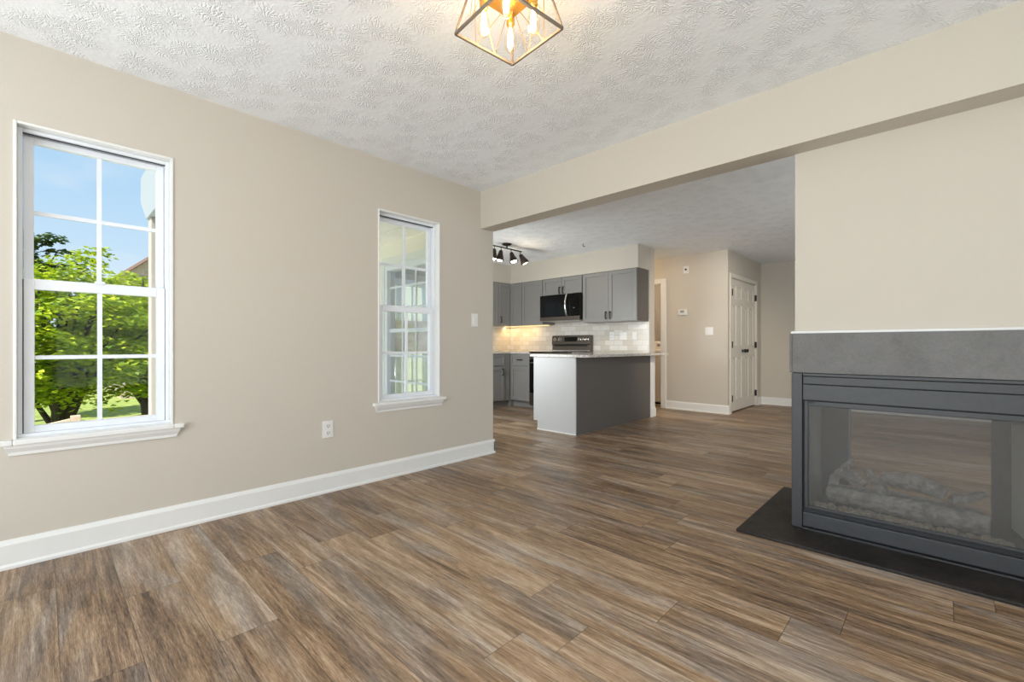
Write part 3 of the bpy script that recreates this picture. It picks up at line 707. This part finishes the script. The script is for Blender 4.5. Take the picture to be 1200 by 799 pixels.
# base cabinets
BF = 5.455; CT = 0.882
G2 = 'grey base cabinets'
cabinet('base_cabinet', 'grey base cabinet with one drawer just left of the range', face_negy(-2.185, BF, 0), 0.455, 0.0, CT, 6.064 - BF,
        [(0.02, 0.44, 0.115, 0.665, None, None)], G2, [(0.02, 0.44, 0.69, 0.865, 0.23, 0.785)], toe=True)
cabinet('base_cabinet', 'grey base cabinet facing right on the left kitchen wall', face_posx(-2.185, 4.80, 0), 0.65, 0.0, CT, 0.60,
        [(0.02, 0.49, 0.115, 0.665, 0.44, 0.58)], G2, [(0.02, 0.49, 0.69, 0.865, None, None)], toe=True)
cabinet('base_cabinet', 'grey base cabinet mostly hidden by the beige wall end', face_posx(-2.185, 4.28, 0), 0.515, 0.0, CT, 0.60,
        [(0.02, 0.495, 0.115, 0.665, 0.44, 0.58)], G2, [(0.02, 0.495, 0.69, 0.865, 0.26, 0.785)], toe=True)
struct(MB().box(-2.2565, -2.187, 5.4515, 5.524, 0, 0.0995).build('trim_4', M['cab']), 'grey toe-kick filler in the kitchen corner', 'trim')
mb = MB().box(-2.785, -1.728, 5.425, 6.064, CT + 0.001, CT + 0.033).box(-2.785, -2.155, 4.26, 5.425, CT + 0.001, CT + 0.033)
tag(mb.build('countertop', M['granite'], bevel=0.004), 'granite worktop turning the corner left of the range', 'countertop')

# peninsula
r = empty('peninsula_cabinet', (-0.2, 5.1, 0)); tag(r, 'grey kitchen peninsula with a shade-darkened back and light-brightened end panel', 'peninsula')
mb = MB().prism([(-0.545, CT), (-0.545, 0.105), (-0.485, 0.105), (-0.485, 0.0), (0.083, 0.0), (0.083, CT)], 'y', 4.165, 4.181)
o = mb.build('end_panel', M['penend'], r, 0.001); o['label'] = 'grey end panel with light painted into its colour'
o = MB().box(0.065, 0.0835, 4.1815, 5.964, 0.0, CT).build('back_panel', M['pen'], r); o['label'] = 'grey back panel with shade painted into its colour'
MB().box(-0.545, 0.0645, 4.1815, 5.44, 0.105, CT).box(-0.485, 0.0645, 4.1815, 5.44, 0.0, 0.105).build('body', M['cab'], r)
MB().box(-0.485, 0.09, 4.155, 4.1645, 0.0, 0.012).build('shoe_strip', M['white'], r)
for a, b_ in ((4.19, 4.80), (4.81, 5.42)):
    F = face_negx(-0.5455, a, 0)
    mb = MB(); shaker(mb, F, 0.0, b_ - a, 0.115, 0.665); d_ = mb.build('door', M['cab'], r, 0.0015); pull(F, 0.06, 0.58).build('handle', M['black'], d_, smooth=True)
    mb = MB(); shaker(mb, F, 0.0, b_ - a, 0.69, 0.865, 0.035); d_ = mb.build('drawer', M['cab'], r, 0.0015); pull(F, 0.3, 0.785, True).build('handle', M['black'], d_, smooth=True)
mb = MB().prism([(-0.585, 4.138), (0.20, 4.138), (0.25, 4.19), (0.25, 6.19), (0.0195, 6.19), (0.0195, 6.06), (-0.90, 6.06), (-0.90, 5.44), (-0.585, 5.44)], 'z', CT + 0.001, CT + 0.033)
tag(mb.build('peninsula_countertop', M['granite'], bevel=0.004), 'speckled granite counter capping the peninsula', 'countertop')
cabinet('base_cabinet', 'grey corner base cabinet between the range and the peninsula', face_negy(-0.925, BF, 0), 0.38, 0.0, CT, 6.05 - BF, [], G2, toe=True)

# range
RX0, RX1 = -1.722, -0.932
r = empty('range', ((RX0 + RX1) / 2, 5.75, 0)); tag(r, 'stainless electric range with a black oven door behind the peninsula', 'range')
MB().box(RX0, RX1, 5.44, 6.055, 0.05, 0.905).box(RX0 + 0.04, RX1 - 0.04, 5.5, 6.0, 0.0, 0.05).build('body', M['darksteel'], r)
MB().box(RX0, RX1, 5.40, 5.985, 0.906, 0.922).build('cooktop', M['blackglass'], r, 0.003)
d_ = MB().box(RX0 + 0.004, RX1 - 0.004, 5.408, 5.4395, 0.26, 0.80).build('oven_door', M['blackglass'], r, 0.004)
MB().tube([(RX0 + 0.06, 5.407, 0.745), (RX0 + 0.06, 5.37, 0.745), (RX1 - 0.06, 5.37, 0.745), (RX1 - 0.06, 5.407, 0.745)], 0.011, 10).build('handle', M['chrome'], d_, smooth=True)
MB().box(RX0 + 0.004, RX1 - 0.004, 5.412, 5.4395, 0.805, 0.900).build('control_rail', M['darksteel'], r, 0.003)
MB().box(RX0 + 0.004, RX1 - 0.004, 5.410, 5.4395, 0.055, 0.250).build('storage_drawer', M['darksteel'], r, 0.004)
mb = MB().prism([(6.055, 0.923), (5.985, 0.923), (5.985, 1.03), (5.968, 1.04), (5.985, 1.178), (6.0, 1.186), (6.055, 1.186)], 'x', RX0 + 0.012, RX1 - 0.012)
bg_ = mb.build('backguard', M['darksteel'], r, 0.003)
def on_guard(z): return 5.968 + (z - 1.04) / 0.138 * 0.017
F = face_negy(0, 0, 0)
mb = MB().box(-1.44, -1.20, 5.968, 5.985, 1.085, 1.158); mb.build('display', M['blackglass'], bg_)
MB().box(-1.66, -1.00, 5.980, 5.9845, 1.008, 1.026).build('vent_slot', M['black'], bg_)
MB().box(-1.70, -0.95, 5.95, 5.985, 0.923, 0.945).build('trim_bar', M['chrome'], bg_, 0.003)
for kx in (-1.645, -1.545, -1.14, -1.06, -0.995):
    k = frame_at((kx, on_guard(1.12) + 0.001, 1.12), (0, -1, 0.12))
    MB().lathe([(0.0, 0), (0.030, 0), (0.030, 0.006), (0.023, 0.010), (0.020, 0.030), (0.0, 0.033)], k, 16).build('knob', M['chrome'], bg_, smooth=False)
for (bx, by, br_) in ((-1.52, 5.56, 0.10), (-1.13, 5.56, 0.08), (-1.52, 5.83, 0.08), (-1.13, 5.83, 0.10)):
    MB().lathe([(br_ - 0.006, 0.9222), (br_, 0.9228), (br_ + 0.004, 0.9222)], Matrix.Translation((bx, by, 0)), 32).build('burner_ring', M['steel'], r)

# microwave over the range
MX0, MX1, MY = -1.712, -0.926, 5.665
r = empty('microwave', ((MX0 + MX1) / 2, 5.85, 1.415)); tag(r, 'black over-the-range microwave with a curved steel handle', 'microwave')
MB().box(MX0, MX1, MY + 0.02, 6.05, 1.425, 1.829).build('body', M['black'], r)
MB().box(MX0, MX1, MY - 0.002, MY + 0.02, 1.418, 1.478).build('base_strip', M['darksteel'], r, 0.004)
d_ = MB().box(MX0, MX1 - 0.20, MY, MY + 0.0195, 1.480, 1.829).build('door', M['blackglass'], r, 0.004)
MB().box(MX1 - 0.198, MX1, MY, MY + 0.0195, 1.480, 1.829).build('control_panel', M['blackglass'], r, 0.004)
hp = [(MX1 - 0.235, MY + 0.002, 1.49)] + [(MX1 - 0.235, MY - 0.012 - 0.042 * math.sin(PI * t / 10), 1.49 + 0.325 * t / 10) for t in range(0, 11)] + [(MX1 - 0.235, MY + 0.002, 1.815)]
MB().tube(hp, 0.014, 10).build('handle', M['chrome'], d_, smooth=True)
MB().box(MX1 - 0.12, MX1 - 0.09, MY - 0.0012, MY, 1.60, 1.61).build('key_legend', M['steel'], r)
MB().box(MX0 + 0.02, MX1 - 0.02, MY + 0.03, 6.0, 1.410, 1.4245).build('filter_tray', M['steel'], r)

# tile-wall plates
def outlet(name, label, F, u, z, w_=0.075, h_=0.118, kind='outlet', group=None):
    r = empty(name, F @ Vector((u, 0, z))); tag(r, label, 'outlet' if kind == 'outlet' else 'switch', group)
    MB().box(u - w_ / 2, u + w_ / 2, 0.0, 0.006, z - h_ / 2, z + h_ / 2, F).build('cover_plate', M['plate'], r, 0.002)
    if kind == 'outlet':
        for dz in (-0.024, 0.024):
            f_ = MB().box(u - 0.017, u + 0.017, 0.006, 0.0085, z + dz - 0.015, z + dz + 0.015, F).build('receptacle', M['plate'], r, 0.003)
            MB().box(u - 0.009, u - 0.006, 0.0084, 0.0090, z + dz - 0.004, z + dz + 0.008, F).box(u + 0.006, u + 0.009, 0.0084, 0.0090, z + dz - 0.004, z + dz + 0.008, F).box(u - 0.003, u + 0.003, 0.0084, 0.0090, z + dz - 0.011, z + dz - 0.006, F).build('slot', M['black'], f_)
    else:
        n = 1 if w_ < 0.1 else 2
        for i in range(n):
            uc = u + (i - (n - 1) / 2) * 0.046
            mb = MB(); bm = mb.bm
            pr = [(0.0058, z - 0.033), (0.0058, z + 0.033), (0.0075, z + 0.033), (0.0115, z - 0.033)]
            A = [bm.verts.new(F @ Vector((uc - 0.0165, q, zz))) for q, zz in pr]; Bv = [bm.verts.new(F @ Vector((uc + 0.0165, q, zz))) for q, zz in pr]
            for k in range(4): bm.faces.new((A[k], A[(k + 1) % 4], Bv[(k + 1) % 4], Bv[k]))
            bm.faces.new(A[::-1]); bm.faces.new(Bv)
            mb.build('rocker', M['plate'], r)
    return r
FB = face_negy(0, 6.0655, 0)
outlet('wall_outlet', 'white outlet on the marble tile right of the range', FB, -0.60, 1.165)
outlet('light_switch', 'white switch on the marble tile near the wall end', FB, -0.215, 1.165, kind='switch')
outlet('light_switch', 'white double switch low on the tile under the double wall cabinet', FB, -0.40, 1.165, 0.115, kind='switch')
FL = face_posx(0.0005, 0, 0)
outlet('wall_outlet', 'white duplex outlet low on the beige wall between the windows', FL, 1.363, 0.437)
outlet('light_switch', 'white rocker switch on the beige wall by the opening', FL, 2.717, 1.249, kind='switch')
FC = face_negy(0, 6.9995, 0)
outlet('light_switch', 'white double switch beside the closet corner', FC, 0.522, 1.237, 0.118, kind='switch')
r = empty('thermostat', (0.115, 7.0, 1.545)); tag(r, 'small white thermostat on the beige closet wall', 'thermostat')
MB().box(0.045, 0.185, 6.970, 6.9995, 1.498, 1.592).build('housing', M['plate'], r, 0.006)
MB().box(0.085, 0.145, 6.9685, 6.9705, 1.535, 1.575).build('screen', plain('grey_lcd', (0.30, 0.32, 0.28), 0.3), r)
r = empty('door_chime', (0.165, 7.0, 2.212)); tag(r, 'small white sensor plate high on the closet wall', 'sensor')
MB().box(0.122, 0.208, 6.988, 6.9995, 2.155, 2.268).build('cover', M['plate'], r, 0.004)
MB().lathe([(0, 0), (0.016, 0), (0.014, 0.008), (0, 0.010)], frame_at((0.165, 6.9878, 2.215), (0, -1, 0)), 16).build('button', M['bronze'], r, smooth=True)

# washer glimpsed through the laundry opening
r = empty('washing_machine', (-0.53, 7.7, 0)); tag(r, 'white top-loading washer glimpsed in the laundry nook', 'washer')
MB().box(-0.86, -0.20, 7.40, 8.05, 0.03, 0.93).build('body', M['washer'], r, 0.015)
MB().box(-0.84, -0.22, 7.42, 8.03, 0.0, 0.03).build('plinth', M['black'], r)
MB().box(-0.83, -0.23, 7.43, 7.86, 0.931, 0.945).build('lid', M['washer'], r, 0.006)
cp = MB().prism([(7.90, 0.931), (7.87, 0.95), (7.92, 1.09), (8.05, 1.10), (8.05, 0.931)], 'x', -0.86, -0.20).build('control_panel', M['washer'], r, 0.008)
for kx in (-0.72, -0.56, -0.38):
    MB().lathe([(0.0, 0.0), (0.034, 0), (0.028, 0.022), (0, 0.024)], frame_at((kx, 7.898, 1.03), (0, -1, 0.36)), 18).build('dial', M['steel'], cp, smooth=True)

# track light on the kitchen ceiling
TX, TZ = -1.315, 2.375
r = empty('track_light', (TX, 4.48, H)); tag(r, 'bronze four-head track light on the kitchen ceiling', 'light')
MB().lathe([(0.0, 0), (0.066, 0), (0.066, -0.010), (0.05, -0.022), (0.02, -0.028), (0.0, -0.028)], Matrix.Translation((TX, 4.48, H - 0.0005)), 24).build('canopy', M['bronze'], r, smooth=True)
MB().tube([(TX, 4.48, H - 0.028), (TX, 4.48, TZ)], 0.010, 10).build('stem', M['bronze'], r)
MB().tube([(TX, 4.185, TZ), (TX, 4.785, TZ)], 0.009, 10).build('bar', M['bronze'], r)
for hy, dr in ((4.235, (-0.05, -0.12, -1)), (4.365, (-0.12, -0.10, -1)), (4.565, (0.28, 0.10, -0.9)), (4.755, (0.25, 0.50, -0.9))):
    a = Vector((TX, hy, TZ - 0.008)); dv = Vector(dr).normalized()
    top = a + Vector((0, 0, -0.035))
    hd = MB().tube([a, top], 0.006, 8).lathe([(0.0, 0.0), (0.020, 0.0), (0.028, 0.02), (0.034, 0.05), (0.058, 0.125), (0.064, 0.142), (0.057, 0.137), (0.030, 0.060), (0.0, 0.056)], frame_at(top, dv), 20).build('lamp_head', M['bronze'], r, smooth=True)
    MB().lathe([(0.0, 0.062), (0.032, 0.085), (0.046, 0.125), (0.034, 0.148), (0.0, 0.155)], frame_at(top, dv), 16).build('bulb', M['lampglow'], hd, smooth=True)
tag(MB().tube([(-0.55, 5.22, H), (-0.55, 5.22, H - 0.02), (-0.545, 5.222, H - 0.036), (-0.532, 5.225, H - 0.041), (-0.522, 5.228, H - 0.032)], 0.0045, 8).build('ceiling_hook', M['black'], smooth=True), 'tiny black hook screwed into the kitchen ceiling', 'hook')

# pendant: open square cage under a brass plate
PC = Vector((1.906, 1.205, 0)); PR = math.radians(-5.55)
def pc(u, v, z): return Vector((PC.x + u * math.cos(PR) - v * math.sin(PR), PC.y + u * math.sin(PR) + v * math.cos(PR), z))
r = empty('cage_ceiling_light', (PC.x, PC.y, H)); tag(r, 'geometric wire cage ceiling light with four glowing bulbs', 'light')
ZB, ZT, SB, ST_ = 2.195, 2.405, 0.1425, 0.086
PM = Matrix.Translation((PC.x, PC.y, 0)) @ Matrix.Rotation(PR, 4, 'Z')
o = MB().box(-0.088, 0.088, -0.088, 0.088, 2.325, 2.4395, PM).build('canopy_plate', M['gold'], r, 0.003)
cb = [(-1, -1), (1, -1), (1, 1), (-1, 1)]
mb = MB()
for i in range(4):
    a, b_ = cb[i], cb[(i + 1) % 4]
    mb.tube([pc(a[0] * SB, a[1] * SB, ZB), pc(b_[0] * SB, b_[1] * SB, ZB)], 0.0062, 4)
    mb.tube([pc(a[0] * ST_ * 1.06, a[1] * ST_ * 1.06, ZT), pc(b_[0] * ST_ * 1.06, b_[1] * ST_ * 1.06, ZT)], 0.004, 4)
    mb.tube([pc(a[0] * SB, a[1] * SB, ZB), pc(a[0] * ST_ * 1.06, a[1] * ST_ * 1.06, ZT)], 0.0045, 4)
mb.build('cage', M['cage'], r)
mb = MB()
for i in range(4):
    a, b_ = Vector(cb[i]), Vector(cb[(i + 1) % 4])
    for t0, e_ in ((1 / 3, b_), (2 / 3, a), (1 / 3, a), (2 / 3, b_)):
        q = a.lerp(b_, t0)
        mb.tube([pc(q.x * SB, q.y * SB, ZB), pc(e_.x * ST_ * 1.06, e_.y * ST_ * 1.06, ZT)], 0.0013, 5)
mb.build('wire', M['gold'], r)
for (u, v) in cb:
    c = pc(u * 0.066, v * 0.066, 0)
    sk = MB().lathe([(0.0, 2.326), (0.016, 2.326), (0.016, 2.285), (0.012, 2.278), (0.0, 2.278)], Matrix.Translation((c.x, c.y, 0)), 16).build('socket', M['gold'], r, smooth=True)
    MB().lathe([(0.011, 2.279), (0.013, 2.27), (0.022, 2.238), (0.026, 2.215), (0.023, 2.193), (0.012, 2.179), (0.0, 2.175)], Matrix.Translation((c.x, c.y, 0)), 20).build('bulb', M['bulbglass'], sk, smooth=True)
    mb = MB()
    for k in range(4):
        aa = k * PI / 2 + 0.4
        mb.tube([(c.x + 0.003 * math.cos(aa), c.y + 0.003 * math.sin(aa), 2.272), (c.x + 0.010 * math.cos(aa), c.y + 0.010 * math.sin(aa), 2.232), (c.x + 0.006 * math.cos(aa), c.y + 0.006 * math.sin(aa), 2.198)], 0.0022, 5)
    mb.build('filament', M['filament'], sk)
light('pendant_glow', 'POINT', (PC.x, PC.y, 2.17), 6, (1.0, 0.80, 0.55), rad=0.07)

# ================================================================== OUTSIDE
GZ = -1.6
tag(MB().box(-60, -0.2, -40, 60, GZ - 0.2, GZ).build('lawn', M['grass']), 'green lawn below the windows', 'lawn', kind='structure')
# deck over the porch: post, beam, joists, soffit
r = empty('deck_post', (-2.05, 0.72, -0.3)); tag(r, 'pale square porch post seen at the right of the left window', 'post')
MB().box(-2.12, -1.98, 0.655, 0.795, -0.2995, 2.16).build('shaft', M['postpaint'], r, 0.006)
MB().box(-2.14, -1.96, 0.635, 0.815, -0.2995, -0.12).build('base_block', M['postpaint'], r, 0.006)
mb = MB().prism([(-2.45, 2.62), (-2.45, 2.38), (-2.12, 2.16), (-0.16, 2.16), (-0.16, 2.62)], 'y', 0.64, 0.81)
tag(mb.build('deck_beam', M['fascia'], bevel=0.005), 'pale grey deck beam with a slanted end resting on the porch post', 'beam')
mb = MB()
for i in range(10):
    xx = -2.0 + i * 0.2; mb.box(xx, xx + 0.045, 0.811, 2.16, 2.30, 2.44)
mb.box(-2.3, -0.16, 0.811, 2.16, 2.44, 2.50)
tag(mb.build('deck_joists', M['joist']), 'brown timber deck underside above the porch', 'deck')
MB_ = MB().box(-2.6, -0.16, 2.18, 2.810, 2.22, 2.26).box(-2.6, -0.16, 2.161, 2.1795, 2.17, 2.43).box(-2.6, -0.16, 2.50, 2.52, 2.205, 2.22)
tag(MB_.build('porch_soffit', M['cream'], bevel=0.002), 'cream boxed soffit over the porch window', 'soffit')
tag(MB().box(-4.2, -0.16, -1.5, 2.81, -0.42, -0.30).build('bounce_slab', M['white']), 'added unseen slab bouncing sunlight up to the soffit', 'porch', kind='structure')  # added out of view as a reflector, lifts sunlight onto the soffit
struct(MB().box(-2.6, B0 - 0.071, 2.812, 2.8315, -0.29, 2.22).box(B1 + 0.071, -0.16, 2.812, 2.8315, -0.29, 2.22).box(B0 - 0.071, B1 + 0.071, 2.812, 2.8315, BZ1 + 0.091, 2.22).build('trim_5', M['cream']), 'cream cladding round the porch window', 'trim')
# stair rail outside the left window
r = empty('stair_rail', (-4.5, -0.05, GZ)); tag(r, 'small tan timber stair rail low in the left window', 'railing')
MB().box(-4.55, -4.46, 0.22, 0.31, GZ, 0.17).build('post', M['cedar'], r, 0.005)
mb = MB().box(-0.045, 0.045, -1.6, 0, -0.02, 0.02, Matrix.Translation((-4.505, 0.22, 0.115)) @ Matrix.Rotation(math.radians(12), 4, 'X'))
mb.build('rail', M['cedar'], r)
mb = MB().box(-0.03, 0.03, 0, 1.6, -0.02, 0.02, Matrix.Translation((-4.505, 0.31, 0.08))); mb.build('rail', M['cedar'], r)

def tree(name, label, base, crown_c, crown_r, sprays, per, leaf, mat, seed, trunk_r=0.13, group=None, low=-1.0):
    rnd = random.Random(seed)
    r = empty(name, base); tag(r, label, 'tree', group)
    mb = MB(); B = Vector(base); C = Vector(crown_c)
    fork = B.lerp(C, 0.55)
    mb.tube([B, B.lerp(fork, 0.5) + Vector((0.05, 0.06, 0)), fork, C + Vector((0, 0, crown_r[2] * 0.5))], [trunk_r * 1.25, trunk_r, trunk_r * 0.85, trunk_r * 0.25], 9)
    centers = []
    for i in range(sprays):
        while True:
            d = Vector((rnd.gauss(0, 1), rnd.gauss(0, 1), rnd.gauss(0, 1))).normalized() * (rnd.random() ** 0.42)
            if d.z > low: break
        centers.append(C + Vector((d.x * crown_r[0], d.y * crown_r[1], d.z * crown_r[2])))
    for q in centers[::6]:
        s0 = B.lerp(C, rnd.uniform(0.35, 0.85)); mid = s0.lerp(q, 0.5) + Vector((0, 0, 0.12 * crown_r[2]))
        mb.tube([s0, mid, q], [trunk_r * 0.42, trunk_r * 0.22, 0.012], 6)
    mb.build('trunk', M['bark'], r, smooth=True)
    # every leaf a small folded blade, gathered in drooping flat sprays
    vs, fs = [], []
    for q in centers:
        R_ = rnd.uniform(0.28, 0.52) * (crown_r[0] / 2.4 + 0.25)
        out = (q - C); out.z = 0
        tilt = Matrix.Rotation(rnd.uniform(-0.35, 0.35), 3, 'X') @ Matrix.Rotation(rnd.uniform(-0.35, 0.35), 3, 'Y')
        for k in range(per):
            a = rnd.uniform(0, 2 * PI); rr = R_ * math.sqrt(rnd.random())
            p = q + tilt @ Vector((rr * math.cos(a), rr * math.sin(a), -0.35 * rr * rr / R_ + rnd.uniform(-0.07, 0.07)))
            L_ = leaf * rnd.uniform(0.65, 1.25); W_ = L_ * 0.55
            rot = Matrix.Rotation(a + rnd.uniform(-0.9, 0.9), 3, 'Z') @ Matrix.Rotation(rnd.uniform(-0.2, 0.55), 3, 'Y') @ Matrix.Rotation(rnd.uniform(-0.5, 0.5), 3, 'X')
            i0 = len(vs)
            for l in ((0, 0, 0), (L_ * 0.45, W_, 0.1 * L_), (L_, 0, -0.05 * L_), (L_ * 0.45, -W_, 0.1 * L_)): vs.append(p + rot @ Vector(l) - B)
            fs.append((i0, i0 + 1, i0 + 2)); fs.append((i0, i0 + 2, i0 + 3))
    me = bpy.data.meshes.new('foliage'); me.from_pydata([tuple(v) for v in vs], [], fs); me.materials.append(mat)
    o = bpy.data.objects.new('foliage', me); COL.objects.link(o); o.parent = r
    return r
tree('leafy_tree', 'bright green leafy tree filling the middle of the left window', (-7.9, 0.15, GZ), (-7.7, 0.2, 0.85), (1.7, 1.35, 1.95), 170, 120, 0.085, M['leaf'], 11, 0.12, low=-0.36)
tree('leafy_tree', 'bright green tree standing beside the porch post in the left window', (-11.2, 1.75, GZ), (-11.3, 1.75, 0.85), (1.5, 1.4, 2.3), 120, 110, 0.10, M['leaf'], 12, 0.13, low=-0.15)
tree('dark_tree', 'dark green tree top peeking over the bright tree at left', (-19.5, -0.6, GZ), (-19.5, -0.65, 3.2), (1.4, 1.5, 2.0), 70, 90, 0.16, M['darkleaf'], 13, 0.2)
tree('dark_tree', 'dark shaded tree standing between the lawn and the brick house', (-16.6, 2.6, GZ), (-16.6, 2.6, 0.9), (2.2, 2.3, 1.9), 90, 90, 0.17, M['darkleaf'], 14, 0.2, low=-0.1)

def house(name, label, x0, x1, y0, y1, zt, ridge, wall, face, wins):
    r = empty(name, ((x0 + x1) / 2, (y0 + y1) / 2, GZ)); tag(r, label, 'house')
    ym = (y0 + y1) / 2
    MB().prism([(y0, GZ), (y1, GZ), (y1, zt), (ym, ridge), (y0, zt)], 'x', x0, x1).build('wall', wall, r)
    e = 0.35; k = (ridge - zt) / (ym - y0)
    mb = MB().prism([(y0 - e, zt - e * k + 0.02), (ym, ridge + 0.02), (ym, ridge + 0.18), (y0 - e, zt - e * k + 0.18)], 'x', x0 - 0.3, x1 + 0.3)
    mb.prism([(ym, ridge + 0.02), (y1 + e, zt - e * k + 0.02), (y1 + e, zt - e * k + 0.18), (ym, ridge + 0.18)], 'x', x0 - 0.3, x1 + 0.3)
    mb.build('roof', M['roof'], r)
    for (a, b_, c, d) in wins:
        f_ = MB().box(x1 - 0.02, x1 + 0.05, a, b_, c, d).build('window', M['white'], r)
        MB().box(x1 + 0.051, x1 + 0.056, a + 0.08, b_ - 0.08, c + 0.08, d - 0.08).build('pane', M['blackglass'], f_)
house('brick_house', 'tan brick house with a red-brown roof behind the trees', -34, -26, 2.6, 12, 4.4, 8.6, M['brick'], 1, [(3.4, 4.6, 0.0, 1.8), (5.4, 6.6, 0.0, 1.8)])
house('siding_house', 'pale siding house beyond the kitchen nook, seen through the farther sash window', -22, -14, 6.0, 15.0, 2.9, 4.9, M['siding'], 1, [(9.0, 9.9, 0.0, 1.3), (12.6, 13.4, 0.0, 1.3)])

r = empty('added_fill_fixture', (2.5, 4.6, H)); tag(r, 'added ceiling fixture for the fill spot, unseen behind the chimney wall', 'light')  # made-up fixture to go with the closet wall fill
MB().lathe([(0.045, 0.0), (0.075, 0.0), (0.072, -0.006), (0.045, -0.012)], Matrix.Translation((2.5, 4.6, H - 0.0005)), 24).build('trim_ring', M['white'], r, smooth=True)
MB().lathe([(0.0, -0.003), (0.044, -0.003), (0.03, -0.010), (0.0, -0.012)], Matrix.Translation((2.5, 4.6, H - 0.0005)), 24).build('lamp', M['lampglow'], r, smooth=True)
